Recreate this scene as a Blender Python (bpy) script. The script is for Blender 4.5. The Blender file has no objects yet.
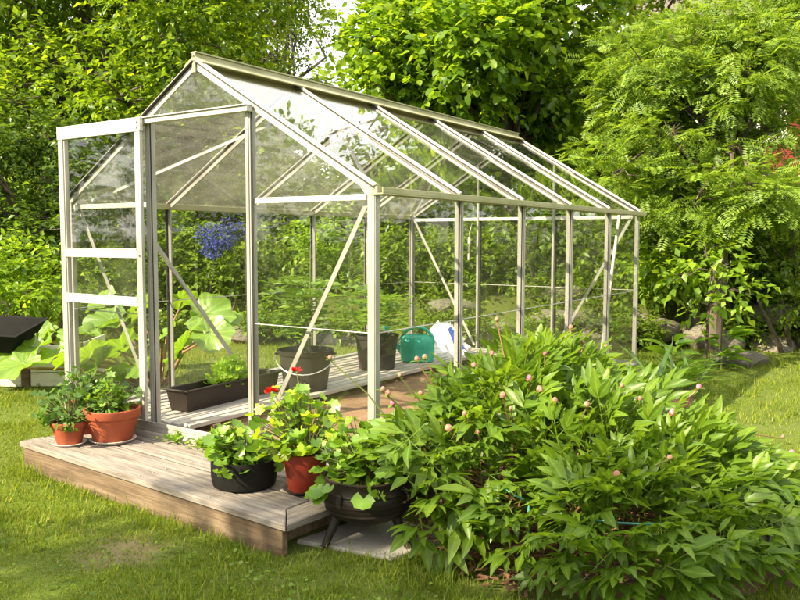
import bpy, math, random
import numpy as np
from mathutils import Vector, Matrix

sc = bpy.context.scene
C = sc.collection
R = math.radians
rng = np.random.default_rng(11)
random.seed(5)

# ------------------------------------------------------------------ camera
CAM = np.array([2.0424, -2.8375, 1.2083])
YAW, PITCH, ROLL, FPX = R(123.929), R(-4.338), R(-0.108), 800.08
cam = bpy.data.cameras.new('camera')
cam.sensor_width = 36.0
cam.lens = 36.0 * FPX / 800.0
cam.clip_end = 1000
cam_o = bpy.data.objects.new('camera', cam)
cam_o.location = CAM
cam_o.rotation_euler = (Matrix.Rotation(YAW - R(90), 4, 'Z') @ Matrix.Rotation(R(90) + PITCH, 4, 'X')
                        @ Matrix.Rotation(-ROLL, 4, 'Z')).to_euler()
C.objects.link(cam_o)
sc.camera = cam_o

# ------------------------------------------------------------------ sky and sun
SUN_AZ = np.array([-0.40, -0.917])          # horizontal direction towards the sun
SUN_EL = R(37)
sh = SUN_AZ / np.linalg.norm(SUN_AZ)
TO_SUN = Vector((sh[0] * math.cos(SUN_EL), sh[1] * math.cos(SUN_EL), math.sin(SUN_EL)))
sl = bpy.data.lights.new('sun', 'SUN')
sl.energy = 5.0
sl.angle = R(0.6)
sl.color = (1.0, 0.87, 0.60)
so = bpy.data.objects.new('sun', sl)
so.rotation_euler = TO_SUN.to_track_quat('Z', 'Y').to_euler()
C.objects.link(so)

wd = bpy.data.worlds.new('World')
sc.world = wd
wd.use_nodes = True
nt = wd.node_tree
nt.nodes.clear()
sky = nt.nodes.new('ShaderNodeTexSky')
sky.sky_type = 'NISHITA'
sky.sun_disc = False
sky.sun_elevation = SUN_EL
sky.sun_rotation = math.atan2(sh[0], sh[1])
sky.air_density = 1.0
sky.dust_density = 2.0
# thin bright cloud veil over the whole sky
tc = nt.nodes.new('ShaderNodeTexCoord')
cn = nt.nodes.new('ShaderNodeTexNoise')
cn.inputs['Scale'].default_value = 2.2
cn.inputs['Detail'].default_value = 5
cr = nt.nodes.new('ShaderNodeMapRange')
cr.inputs['From Min'].default_value = 0.3
cr.inputs['From Max'].default_value = 0.65
cr.inputs['To Min'].default_value = 0.55
cr.inputs['To Max'].default_value = 0.95
mx = nt.nodes.new('ShaderNodeMix')
mx.data_type = 'RGBA'
mx.inputs['B'].default_value = (9.6, 9.3, 8.6, 1)
bg = nt.nodes.new('ShaderNodeBackground')
bg.inputs['Strength'].default_value = 0.1
wo = nt.nodes.new('ShaderNodeOutputWorld')
nt.links.new(tc.outputs['Generated'], cn.inputs['Vector'])
nt.links.new(cn.outputs['Fac'], cr.inputs['Value'])
nt.links.new(cr.outputs['Result'], mx.inputs['Factor'])
nt.links.new(sky.outputs['Color'], mx.inputs['A'])
nt.links.new(mx.outputs['Result'], bg.inputs['Color'])
nt.links.new(bg.outputs['Background'], wo.inputs['Surface'])

vs = sc.view_settings
vs.view_transform = 'Standard'
vs.look = 'None'
vs.exposure = 1.52
vs.gamma = 1.0
sc.render.engine = 'CYCLES'
cy = sc.cycles
cy.max_bounces = 9
cy.diffuse_bounces = 4
cy.glossy_bounces = 3
cy.transmission_bounces = 4
cy.transparent_max_bounces = 40
cy.caustics_reflective = False
cy.caustics_refractive = False

# ------------------------------------------------------------------ helpers
_r = np.array([math.sin(YAW), -math.cos(YAW), 0.0])
_f = np.array([math.cos(PITCH) * math.cos(YAW), math.cos(PITCH) * math.sin(YAW), math.sin(PITCH)])
_u = np.cross(_r, _f)


def at(px, py, depth):
    """World point at a distance along the line of sight of a place in the 800x600 photograph."""
    return CAM + depth * (_f + _r * (px - 400) / FPX + _u * (300 - py) / FPX)


def unit(a):
    a = np.asarray(a, float)
    return a / np.maximum(np.linalg.norm(a, axis=-1, keepdims=True), 1e-9)


def smooth(a, b, x):
    t = np.clip((x - a) / (b - a), 0, 1)
    return t * t * (3 - 2 * t)


# bank behind the boulder row
BL, BR = np.array([-4.7, 4.0]), np.array([0.7, 6.9])
BD = (BR - BL) / np.linalg.norm(BR - BL)
BN = np.array([-BD[1], BD[0]])


def ground_z(x, y):
    s = (x - BL[0]) * BN[0] + (y - BL[1]) * BN[1]
    t = (x - BL[0]) * BD[0] + (y - BL[1]) * BD[1]
    k = smooth(-2.5, 0.3, t)
    lift = 0.52 * smooth(0.05, 0.5, s) * (0.25 + 0.75 * k) + 0.05 * np.maximum(s - 0.5, 0)
    return lift + 0.012 * np.sin(1.7 * x + 0.6) * np.cos(1.3 * y)


def link(o, parent=None):
    C.objects.link(o)
    if parent is not None:
        o.parent = parent
    return o


def tag(o, label, cat, group=None):
    o['label'] = label
    o['category'] = cat
    if group:
        o['group'] = group
    return o


def thing(name, label, cat, loc=(0, 0, 0), rz=0.0, group=None):
    o = bpy.data.objects.new(name, None)
    o.empty_display_size = 0.05
    o.location = loc
    o.rotation_euler = (0, 0, rz)
    C.objects.link(o)
    return tag(o, label, cat, group)


def tri_mesh(name, V, F, smooth_=False, rib=None):
    V = np.asarray(V, np.float32).reshape(-1, 3)
    F = np.asarray(F, np.int32).reshape(-1, 3)
    me = bpy.data.meshes.new(name)
    me.vertices.add(len(V))
    me.vertices.foreach_set('co', V.ravel())
    me.loops.add(F.size)
    me.loops.foreach_set('vertex_index', F.ravel())
    me.polygons.add(len(F))
    me.polygons.foreach_set('loop_start', np.arange(0, F.size, 3, dtype=np.int32))
    if smooth_:
        me.polygons.foreach_set('use_smooth', np.ones(len(F), bool))
    if rib is not None:
        a = me.attributes.new('rib', 'FLOAT', 'POINT')
        a.data.foreach_set('value', np.asarray(rib, np.float32))
    me.update(calc_edges=True)
    return me


class MB:
    """collects boxes, tubes and lathes for ONE mesh"""
    def __init__(self):
        self.v, self.f, self.s = [], [], []

    def add(self, v, f, sm=False):
        k = len(self.v)
        self.v += [tuple(map(float, p)) for p in v]
        self.f += [tuple(i + k for i in q) for q in f]
        self.s += [sm] * len(f)
        return self

    def box(self, lo, hi):
        (a, b, c), (d, e, g) = lo, hi
        v = [(a, b, c), (d, b, c), (d, e, c), (a, e, c), (a, b, g), (d, b, g), (d, e, g), (a, e, g)]
        return self.add(v, [(0, 3, 2, 1), (4, 5, 6, 7), (0, 1, 5, 4), (1, 2, 6, 5), (2, 3, 7, 6), (3, 0, 4, 7)])

    def bar(self, a, b, w, h, up=(0, 0, 1), off=(0, 0)):
        """box along a-b; w across, h along up"""
        a, b, up = np.array(a, float), np.array(b, float), np.array(up, float)
        t = unit(b - a)
        s = unit(np.cross(t, up))
        n = np.cross(s, t)
        v = []
        for p in (a, b):
            for (i, j) in ((-.5, -.5), (.5, -.5), (.5, .5), (-.5, .5)):
                v.append(p + s * (i * w + off[0]) + n * (j * h + off[1]))
        return self.add(v, [(0, 1, 2, 3), (7, 6, 5, 4), (0, 4, 5, 1), (1, 5, 6, 2), (2, 6, 7, 3), (3, 7, 4, 0)])

    def tube(self, pts, rad, seg=7, cap=True):
        pts = np.array(pts, float)
        n = len(pts)
        rad = np.broadcast_to(rad, n)
        v = []
        for i in range(n):
            t = unit(pts[min(i + 1, n - 1)] - pts[max(i - 1, 0)])
            ref = np.array([0, 0, 1.]) if abs(t[2]) < .9 else np.array([1., 0, 0])
            s = unit(np.cross(t, ref))
            q = np.cross(t, s)
            for j in range(seg):
                a = 2 * math.pi * j / seg
                v.append(pts[i] + rad[i] * (math.cos(a) * s + math.sin(a) * q))
        f = []
        for i in range(n - 1):
            for j in range(seg):
                k = (j + 1) % seg
                f.append((i * seg + j, i * seg + k, (i + 1) * seg + k, (i + 1) * seg + j))
        if cap:
            f.append(tuple(range(seg))[::-1])
            f.append(tuple((n - 1) * seg + j for j in range(seg)))
        return self.add(v, f, True)

    def lathe(self, prof, seg=32, c=(0, 0, 0), sx=1.0, sy=1.0, wob=0.0, seed=0):
        v, f = [], []
        rr = random.Random(seed)
        ph = [rr.uniform(0, 6.28) for _ in range(3)]
        for (r, z) in prof:
            for j in range(seg):
                a = 2 * math.pi * j / seg
                k = 1 + wob * (math.sin(2 * a + ph[0]) + .6 * math.sin(3 * a + ph[1] + z * 9))
                v.append((c[0] + r * k * sx * math.cos(a), c[1] + r * k * sy * math.sin(a), c[2] + z))
        for i in range(len(prof) - 1):
            for j in range(seg):
                k = (j + 1) % seg
                f.append((i * seg + j, i * seg + k, (i + 1) * seg + k, (i + 1) * seg + j))
        if prof[0][0] > 1e-4:
            f.append(tuple(range(seg))[::-1])
        if prof[-1][0] > 1e-4:
            f.append(tuple((len(prof) - 1) * seg + j for j in range(seg)))
        return self.add(v, f, True)

    def mesh(self, name, mat):
        me = bpy.data.meshes.new(name)
        me.from_pydata(self.v, [], self.f)
        me.polygons.foreach_set('use_smooth', self.s)
        me.materials.append(mat)
        me.update()
        return me

    def build(self, name, mat, parent=None, bevel=0.0, sharp=True):
        me = self.mesh(name, mat)
        o = bpy.data.objects.new(name, me)
        link(o, parent)
        if any(self.s) and sharp:
            me.set_sharp_from_angle(angle=R(38))
        if bevel:
            b = o.modifiers.new('bevel', 'BEVEL')
            b.width = bevel
            b.segments = 2
            b.limit_method = 'ANGLE'
            b.angle_limit = R(50)
        return o


# ------------------------------------------------------------------ materials
def new_mat(name):
    m = bpy.data.materials.new(name)
    m.use_nodes = True
    t = m.node_tree
    t.nodes.clear()
    return m, t, t.nodes.new('ShaderNodeOutputMaterial')


def N(t, kind, **kw):
    n = t.nodes.new(kind)
    for k, v in kw.items():
        if hasattr(n, k):
            setattr(n, k, v)
        else:
            n.inputs[k.replace('_', ' ')].default_value = v
    return n


def ramp(t, fac, stops):
    r = t.nodes.new('ShaderNodeValToRGB')
    e = r.color_ramp.elements
    while len(e) < len(stops):
        e.new(0.5)
    for i, (p, c) in enumerate(stops):
        e[i].position = p
        e[i].color = (*c, 1)
    t.links.new(fac, r.inputs['Fac'])
    return r.outputs['Color']


def noise(t, scale, detail=5, rough=.55, stretch=None, coord='Object'):
    c = t.nodes.new('ShaderNodeTexCoord')
    n = t.nodes.new('ShaderNodeTexNoise')
    n.inputs['Scale'].default_value = scale
    n.inputs['Detail'].default_value = detail
    n.inputs['Roughness'].default_value = rough
    if stretch:
        m = t.nodes.new('ShaderNodeMapping')
        m.inputs['Scale'].default_value = stretch
        t.links.new(c.outputs[coord], m.inputs['Vector'])
        t.links.new(m.outputs['Vector'], n.inputs['Vector'])
    else:
        t.links.new(c.outputs[coord], n.inputs['Vector'])
    return n.outputs['Fac']


def mixc(t, fac, a, b, mode='MIX'):
    m = t.nodes.new('ShaderNodeMix')
    m.data_type = 'RGBA'
    m.blend_type = mode
    for key, val in (('Factor', fac), ('A', a), ('B', b)):
        if isinstance(val, (int, float)):
            m.inputs[key].default_value = val
        elif isinstance(val, tuple):
            m.inputs[key].default_value = (*val, 1)
        else:
            t.links.new(val, m.inputs[key])
    return m.outputs['Result']


def surf(name, stops, scale=6, rough=.8, bump=.15, bscale=None, stretch=None, metal=0.0, spec=.4, coord='Object', rvar=0.0, detail=6):
    """solid material: noise-driven colour, bump and a little roughness change"""
    m, t, out = new_mat(name)
    p = N(t, 'ShaderNodeBsdfPrincipled', Metallic=metal, Roughness=rough)
    p.inputs['Specular IOR Level'].default_value = spec
    f = noise(t, scale, detail, .6, stretch, coord)
    col = ramp(t, f, stops)
    if rvar:
        oi = t.nodes.new('ShaderNodeObjectInfo')
        mr = N(t, 'ShaderNodeMapRange')
        mr.inputs['To Min'].default_value = 1 - rvar
        mr.inputs['To Max'].default_value = 1 + rvar
        t.links.new(oi.outputs['Random'], mr.inputs['Value'])
        cb = t.nodes.new('ShaderNodeCombineColor')
        for k in range(3):
            t.links.new(mr.outputs['Result'], cb.inputs[k])
        col = mixc(t, 1.0, col, cb.outputs['Color'], 'MULTIPLY')
    t.links.new(col, p.inputs['Base Color'])
    if bump:
        b = N(t, 'ShaderNodeBump', Strength=bump, Distance=.01)
        t.links.new(noise(t, bscale or scale * 3, 6, .6, stretch, coord), b.inputs['Height'])
        t.links.new(b.outputs['Normal'], p.inputs['Normal'])
    t.links.new(p.outputs['BSDF'], out.inputs['Surface'])
    return m


def leaf_mat(name, dark, mid, light, trans=.42, gloss=.025, rough=.42, obj=False, tgain=1.9, gain=1.25, tint=(.92, 1.05, .7)):
    """leaf: diffuse + translucent + thin waxy gloss; colour differs leaf by leaf"""
    m, t, out = new_mat(name)
    if obj:
        g = t.nodes.new('ShaderNodeObjectInfo').outputs['Random']
        isl = t.nodes.new('ShaderNodeNewGeometry').outputs['Random Per Island']
        a = N(t, 'ShaderNodeMath', operation='ADD')
        t.links.new(g, a.inputs[0])
        t.links.new(isl, a.inputs[1])
        h = N(t, 'ShaderNodeMath', operation='MULTIPLY')
        h.inputs[1].default_value = .5
        t.links.new(a.outputs[0], h.inputs[0])
        g = h.outputs[0]
    else:
        g = t.nodes.new('ShaderNodeNewGeometry').outputs['Random Per Island']
    dark, mid, light = [tuple(min(.8, c * gain * w_) for c, w_ in zip(q, tint)) for q in (dark, mid, light)]
    col = ramp(t, g, [(0, dark), (.55, mid), (1, light)])
    at_ = t.nodes.new('ShaderNodeAttribute')
    at_.attribute_name = 'rib'
    pw = N(t, 'ShaderNodeMath', operation='POWER')
    pw.inputs[1].default_value = 7.0
    t.links.new(at_.outputs['Fac'], pw.inputs[0])
    sc_ = N(t, 'ShaderNodeMath', operation='MULTIPLY')
    sc_.inputs[1].default_value = .45
    t.links.new(pw.outputs[0], sc_.inputs[0])
    col = mixc(t, sc_.outputs[0], col, tuple(min(.8, c * 1.5 + .05) for c in light))
    col = mixc(t, ramp(t, noise(t, 45, 3), [(.35, (0, 0, 0)), (.7, (.3, .3, .3))]), col, dark)
    d = t.nodes.new('ShaderNodeBsdfDiffuse')
    tr = t.nodes.new('ShaderNodeBsdfTranslucent')
    tcol = mixc(t, 1.0, col, (tgain * 1.08, tgain, tgain * .5), 'MULTIPLY')
    t.links.new(col, d.inputs['Color'])
    t.links.new(tcol, tr.inputs['Color'])
    m1 = N(t, 'ShaderNodeMixShader')
    m1.inputs[0].default_value = trans
    t.links.new(d.outputs[0], m1.inputs[1])
    t.links.new(tr.outputs[0], m1.inputs[2])
    gl = N(t, 'ShaderNodeBsdfGlossy', Roughness=rough)
    gl.inputs['Color'].default_value = (.9, .95, .9, 1)
    m2 = N(t, 'ShaderNodeMixShader')
    m2.inputs[0].default_value = gloss
    t.links.new(m1.outputs[0], m2.inputs[1])
    t.links.new(gl.outputs[0], m2.inputs[2])
    t.links.new(m2.outputs[0], out.inputs['Surface'])
    return m


def glass_mat(name='glass', d0=.0, d1=.014):
    m, t, out = new_mat(name)
    g = t.nodes.new('ShaderNodeNewGeometry')
    dt = N(t, 'ShaderNodeVectorMath', operation='DOT_PRODUCT')
    t.links.new(g.outputs['Normal'], dt.inputs[0])
    t.links.new(g.outputs['Incoming'], dt.inputs[1])

    def mth(op, a, b=None):
        n = N(t, 'ShaderNodeMath', operation=op)
        for i, x in enumerate((a, b)):
            if x is None:
                continue
            if isinstance(x, (int, float)):
                n.inputs[i].default_value = x
            else:
                t.links.new(x, n.inputs[i])
        return n.outputs[0]
    c = mth('ABSOLUTE', dt.outputs['Value'])
    sch = mth('ADD', mth('MULTIPLY', mth('POWER', mth('SUBTRACT', 1.0, c), 5.0), .95), .04)
    tp = t.nodes.new('ShaderNodeBsdfTransparent')
    tp.inputs['Color'].default_value = (.985, .992, .985, 1)
    gl = N(t, 'ShaderNodeBsdfGlossy', Roughness=.015)
    s1 = t.nodes.new('ShaderNodeMixShader')
    t.links.new(sch, s1.inputs[0])
    t.links.new(tp.outputs[0], s1.inputs[1])
    t.links.new(gl.outputs[0], s1.inputs[2])
    # film of dust and dried rain
    df = t.nodes.new('ShaderNodeBsdfDiffuse')
    df.inputs['Color'].default_value = (.55, .55, .48, 1)
    mr = N(t, 'ShaderNodeMapRange')
    mr.inputs['From Min'].default_value = .35
    mr.inputs['From Max'].default_value = .8
    mr.inputs['To Min'].default_value = d0
    mr.inputs['To Max'].default_value = d1
    t.links.new(noise(t, 3.2, 7, .68), mr.inputs['Value'])
    s2 = t.nodes.new('ShaderNodeMixShader')
    t.links.new(mr.outputs['Result'], s2.inputs[0])
    t.links.new(s1.outputs[0], s2.inputs[1])
    dt_ = t.nodes.new('ShaderNodeBsdfTranslucent')
    dt_.inputs['Color'].default_value = (.55, .53, .45, 1)
    dm = N(t, 'ShaderNodeMixShader')
    t.links.new(df.outputs[0], dm.inputs[1])
    t.links.new(dt_.outputs[0], dm.inputs[2])
    t.links.new(dm.outputs[0], s2.inputs[2])
    t.links.new(s2.outputs[0], out.inputs['Surface'])
    return m


M = {}
M['glass'] = glass_mat()
M['glass_dusty'] = glass_mat('dusty_roof_glass', .05, .16)
M['gasket'] = surf('black_gasket', [(.3, (.02, .02, .018)), (.7, (.05, .045, .04))], 9, .7, 0)
M['alu'] = surf('weathered_aluminium', [(.25, (.25, .235, .215)), (.5, (.40, .385, .36)), (.8, (.54, .53, .51))], 6, .45, .05, 60, (1, 1, .3), .35, .5, rvar=.08)
M['alu_green'] = surf('algae_stained_aluminium', [(.25, (.27, .27, .13)), (.6, (.40, .38, .24)), (.85, (.5, .47, .36))], 4, .6, .06, 40, None, .25)
M['alu_sunlit'] = surf('sunlit_aluminium', [(.3, (.50, .48, .45)), (.7, (.68, .66, .63))], 7, .42, .03, 60, None, .2)  # lighter copy of the aluminium, sun glare put into its colour
M['wood'] = surf('weathered_timber', [(.25, (.085, .068, .054)), (.42, (.17, .143, .125)), (.58, (.25, .218, .192)), (.8, (.35, .315, .28))], 3.2, .85, .5, 9, (1.2, 14, 14), rvar=.12)
M['wood_brown'] = surf('damp_timber', [(.25, (.06, .038, .022)), (.5, (.15, .10, .062)), (.8, (.27, .20, .135))], 2.6, .85, .5, 9, (1.2, 14, 14), rvar=.1)
M['slat'] = surf('grey_slat', [(.2, (.24, .21, .18)), (.5, (.40, .365, .325)), (.85, (.52, .48, .44))], 3, .8, .3, 9, (14, 1.2, 14), rvar=.15)
M['plinth'] = surf('plinth_timber', [(.2, (.30, .26, .22)), (.8, (.5, .45, .4))], 3, .8, .3, 9, (2, 12, 12))
M['terracotta'] = surf('terracotta', [(.2, (.24, .048, .02)), (.55, (.33, .072, .03)), (.72, (.40, .12, .06)), (.85, (.50, .33, .24))], 5, .75, .08, 40, None, rvar=.06)
M['red_plastic'] = surf('red_plastic', [(.3, (.20, .024, .014)), (.7, (.27, .04, .022))], 5, .38, .02, 60, None)
M['saucer_white'] = surf('pale_saucer', [(.3, (.6, .55, .49)), (.7, (.74, .70, .64))], 9, .6, .05)
M['black_plastic'] = surf('black_plastic', [(.3, (.009, .008, .007)), (.7, (.018, .016, .014))], 6, .42, .05, 40, None, rvar=.2)
M['grey_plastic'] = surf('charcoal_plastic', [(.3, (.028, .024, .022)), (.7, (.05, .042, .039))], 6, .5, .05, 40, None)
M['brown_plastic'] = surf('dark_brown_plastic', [(.3, (.018, .012, .009)), (.7, (.034, .023, .018))], 8, .48, .05, 40, None)
M['iron'] = surf('rusty_cast_iron', [(.25, (.010, .008, .007)), (.55, (.024, .017, .014)), (.85, (.10, .05, .03))], 8, .6, .35, 30, None, .3)
M['black_matt'] = surf('matt_black', [(.3, (.006, .006, .006)), (.7, (.012, .011, .010))], 6, .8, .2, 60, None, spec=.15)
M['soil'] = surf('potting_soil', [(.25, (.02, .013, .009)), (.7, (.07, .045, .03))], 20, .95, .9, 60)
M['bare_soil'] = surf('dry_brown_earth', [(.2, (.15, .085, .048)), (.55, (.24, .145, .085)), (.85, (.33, .225, .14))], 7, .95, .8, 45)
M['mulch'] = surf('mulch_earth', [(.2, (.06, .03, .02)), (.5, (.14, .075, .048)), (.85, (.24, .14, .09))], 12, .95, 1.0, 50)
M['chip'] = surf('bark_chip', [(.3, (.07, .03, .018)), (.7, (.19, .09, .055))], 12, .85, .4, 60, None, rvar=.5)
M['slab'] = surf('grey_paving_stone', [(.2, (.20, .175, .155)), (.5, (.31, .285, .26)), (.85, (.41, .385, .36))], 6, .9, .4, 70)
M['stone'] = surf('lichen_granite', [(.26, (.04, .035, .027)), (.42, (.12, .105, .082)), (.54, (.22, .195, .165)), (.62, (.10, .11, .045)), (.75, (.20, .18, .15))], 9, .95, 1.0, 30, rvar=.2)
M['bark'] = surf('bark', [(.25, (.045, .034, .025)), (.7, (.14, .11, .085))], 9, .95, .9, 20, (1, 1, .25))
M['stem'] = surf('green_stem', [(.3, (.10, .13, .03)), (.7, (.18, .19, .06))], 10, .6, 0)
M['stem_red'] = surf('reddish_stem', [(.3, (.20, .14, .05)), (.7, (.26, .13, .07))], 10, .6, 0)
M['teal'] = surf('teal_plastic', [(.3, (.02, .33, .24)), (.7, (.04, .43, .31))], 6, .36, .02, 60)
M['white_plastic'] = surf('white_plastic_film', [(.3, (.68, .67, .66)), (.7, (.8, .79, .78))], 9, .5, .3, 14)
M['blue_print'] = surf('blue_print', [(.3, (.03, .06, .42)), (.7, (.05, .09, .5))], 9, .5, .2, 14)
M['white_paint'] = surf('flaking_white_paint', [(.2, (.48, .43, .36)), (.45, (.72, .68, .61)), (.85, (.82, .80, .75))], 5, .8, .3, 12, (1, 6, 6))
M['falu'] = surf('falu_red_boards', [(.3, (.15, .022, .016)), (.7, (.22, .04, .027))], 4, .9, .5, 14, (8, 8, .6))
M['roof_tile'] = surf('roof_tile', [(.3, (.09, .07, .06)), (.7, (.16, .13, .11))], 8, .9, .4)
M['window_dark'] = surf('window_glass', [(.3, (.03, .035, .04)), (.7, (.05, .055, .06))], 3, .08, 0, spec=.6)
M['turquoise_wire'] = surf('turquoise_coated_wire', [(.3, (.10, .36, .30)), (.7, (.13, .43, .36))], 9, .45, 0)
M['galv'] = surf('galvanised_wire', [(.3, (.45, .45, .44)), (.7, (.6, .6, .58))], 20, .4, 0, metal=.6)
M['bud'] = surf('peony_bud', [(.3, (.24, .06, .065)), (.5, (.36, .15, .12)), (.75, (.27, .27, .11))], 55, .55, 0)
M['bud_pink'] = surf('opening_bud', [(.3, (.50, .05, .13)), (.55, (.62, .17, .24)), (.8, (.50, .36, .22))], 35, .55, 0)
M['red_petal'] = leaf_mat('red_petal', (.50, .006, .008), (.62, .012, .012), (.72, .03, .02), .3, .03, obj=True, tgain=1, gain=1, tint=(1, 1, 1))
M['blue_patch'] = leaf_mat('blue_patch', (.03, .04, .22), (.06, .075, .36), (.13, .15, .45), .3, .01, tgain=1, gain=1, tint=(1, 1, 1))

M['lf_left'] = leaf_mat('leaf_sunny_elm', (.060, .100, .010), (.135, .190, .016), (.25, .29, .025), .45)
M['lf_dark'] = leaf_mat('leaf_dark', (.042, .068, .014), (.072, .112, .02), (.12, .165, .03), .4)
M['lf_maple'] = leaf_mat('leaf_maple', (.055, .100, .010), (.12, .185, .014), (.26, .31, .022), .5)
M['lf_rowan'] = leaf_mat('leaf_rowan', (.085, .135, .024), (.15, .205, .038), (.24, .28, .055), .42)
M['lf_mid'] = leaf_mat('leaf_mid', (.065, .100, .014), (.120, .165, .022), (.19, .24, .035), .45)
M['lf_birch'] = leaf_mat('leaf_birch', (.050, .075, .014), (.10, .13, .025), (.18, .20, .04), .42)
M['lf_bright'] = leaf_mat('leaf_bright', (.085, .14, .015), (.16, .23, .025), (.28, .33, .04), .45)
M['lf_copper'] = leaf_mat('leaf_copper', (.16, .07, .02), (.25, .11, .03), (.32, .18, .05), .4)
M['lf_peony'] = leaf_mat('leaf_peony', (.052, .092, .012), (.092, .142, .015), (.15, .20, .02), .45, .022, .42, obj=True)
M['lf_pot'] = leaf_mat('leaf_geranium', (.070, .135, .014), (.13, .21, .024), (.24, .31, .04), .40, .05, obj=True)
M['lf_potdk'] = leaf_mat('leaf_parsley', (.030, .070, .010), (.058, .115, .014), (.12, .18, .02), .34, .05, obj=True)
M['lf_yellow'] = leaf_mat('leaf_lime', (.20, .25, .015), (.30, .36, .02), (.42, .45, .03), .42, .04, obj=True)
M['lf_lettuce'] = leaf_mat('leaf_lettuce', (.16, .24, .05), (.26, .34, .08), (.36, .42, .13), .4, .04, obj=True)
M['lf_tomato'] = leaf_mat('leaf_tomato', (.09, .15, .04), (.15, .22, .06), (.24, .30, .10), .4, .04, obj=True)
M['lf_rhubarb'] = leaf_mat('leaf_rhubarb', (.095, .16, .02), (.14, .21, .022), (.21, .26, .025), .40, .05, obj=True)
M['lf_strap'] = leaf_mat('leaf_strap', (.055, .11, .016), (.10, .17, .025), (.17, .22, .05), .4, .06, obj=True)


def grass_mat():
    m, t, out = new_mat('grass_blade')
    isl = t.nodes.new('ShaderNodeNewGeometry').outputs['Random Per Island']
    c1 = ramp(t, isl, [(0, (.075, .135, .014)), (.5, (.160, .232, .022)), (.86, (.26, .31, .036)), (1, (.38, .34, .14))])
    big = noise(t, .9, 4, .6)
    col = mixc(t, ramp(t, big, [(.4, (0, 0, 0)), (.68, (1, 1, 1))]), c1, (.17, .225, .045), 'MIX')
    col = mixc(t, .65, col, c1)
    d = t.nodes.new('ShaderNodeBsdfDiffuse')
    tr = t.nodes.new('ShaderNodeBsdfTranslucent')
    t.links.new(col, d.inputs['Color'])
    tcol = mixc(t, 1.0, col, (1.6, 1.45, .6), 'MULTIPLY')
    t.links.new(tcol, tr.inputs['Color'])
    ms = N(t, 'ShaderNodeMixShader')
    ms.inputs[0].default_value = .38
    t.links.new(d.outputs[0], ms.inputs[1])
    t.links.new(tr.outputs[0], ms.inputs[2])
    t.links.new(ms.outputs[0], out.inputs['Surface'])
    return m


def lawn_mat():
    m, t, out = new_mat('lawn_ground')
    p = N(t, 'ShaderNodeBsdfPrincipled', Roughness=.95)
    p.inputs['Specular IOR Level'].default_value = .1
    fine = noise(t, 55, 6, .7)
    col = ramp(t, fine, [(.3, (.05, .08, .014)), (.55, (.11, .15, .02)), (.8, (.17, .19, .04))])
    big = noise(t, 1.1, 5, .6)
    col = mixc(t, ramp(t, big, [(.42, (0, 0, 0)), (.7, (.6, .6, .6))]), col, (.13, .145, .05))
    # worn dry patch in the turf
    gq = t.nodes.new('ShaderNodeNewGeometry').outputs['Position']
    ds = N(t, 'ShaderNodeVectorMath', operation='DISTANCE')
    ds.inputs[1].default_value = (-.53, -.92, 0)
    t.links.new(gq, ds.inputs[0])
    wn = N(t, 'ShaderNodeMath', operation='MULTIPLY_ADD')
    wn.inputs[1].default_value = .35
    t.links.new(noise(t, 9, 5, .65), wn.inputs[0])
    t.links.new(ds.outputs['Value'], wn.inputs[2])
    wr_ = N(t, 'ShaderNodeMapRange')
    wr_.inputs['From Min'].default_value = .40
    wr_.inputs['From Max'].default_value = .26
    t.links.new(wn.outputs[0], wr_.inputs['Value'])
    col = mixc(t, wr_.outputs['Result'], col, (.20, .165, .085))
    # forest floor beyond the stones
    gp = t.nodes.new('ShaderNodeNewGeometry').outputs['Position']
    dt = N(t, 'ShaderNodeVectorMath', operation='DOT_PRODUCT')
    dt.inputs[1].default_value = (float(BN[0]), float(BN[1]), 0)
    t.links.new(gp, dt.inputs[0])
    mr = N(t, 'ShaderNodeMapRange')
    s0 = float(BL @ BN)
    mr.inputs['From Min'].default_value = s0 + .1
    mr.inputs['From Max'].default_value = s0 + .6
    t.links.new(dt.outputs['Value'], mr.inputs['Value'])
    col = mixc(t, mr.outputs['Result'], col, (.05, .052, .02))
    t.links.new(col, p.inputs['Base Color'])
    b = N(t, 'ShaderNodeBump', Strength=.6, Distance=.02)
    t.links.new(fine, b.inputs['Height'])
    t.links.new(b.outputs['Normal'], p.inputs['Normal'])
    t.links.new(p.outputs[0], out.inputs['Surface'])
    return m


M['grass'] = grass_mat()
M['lawn'] = lawn_mat()

# ------------------------------------------------------------------ leaf templates (length 1 along u, v across, w up)
T_OVATE = (np.array([(0, 0, 0), (.42, .5, .09), (.46, 0, 0), (.42, -.5, .09), (1, 0, -.10)]),
           np.array([(0, 3, 2), (0, 2, 1), (2, 4, 1), (2, 3, 4)]))
T_DIAMOND = (np.array([(0, 0, 0), (.5, .5, .05), (1, 0, -.05), (.5, -.5, .05)]), np.array([(0, 3, 1), (3, 2, 1)]))
T_ROUND = (np.array([(0, 0, 0), (.12, .42, .05), (.55, .5, .07), (.9, .26, 0), (1.05, 0, -.08), (.9, -.26, 0), (.55, -.5, .07), (.12, -.42, .05), (.5, 0, 0)]),
           np.array([(0, 8, 1), (1, 8, 2), (2, 8, 3), (3, 8, 4), (4, 8, 5), (5, 8, 6), (6, 8, 7), (7, 8, 0)]))


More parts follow.
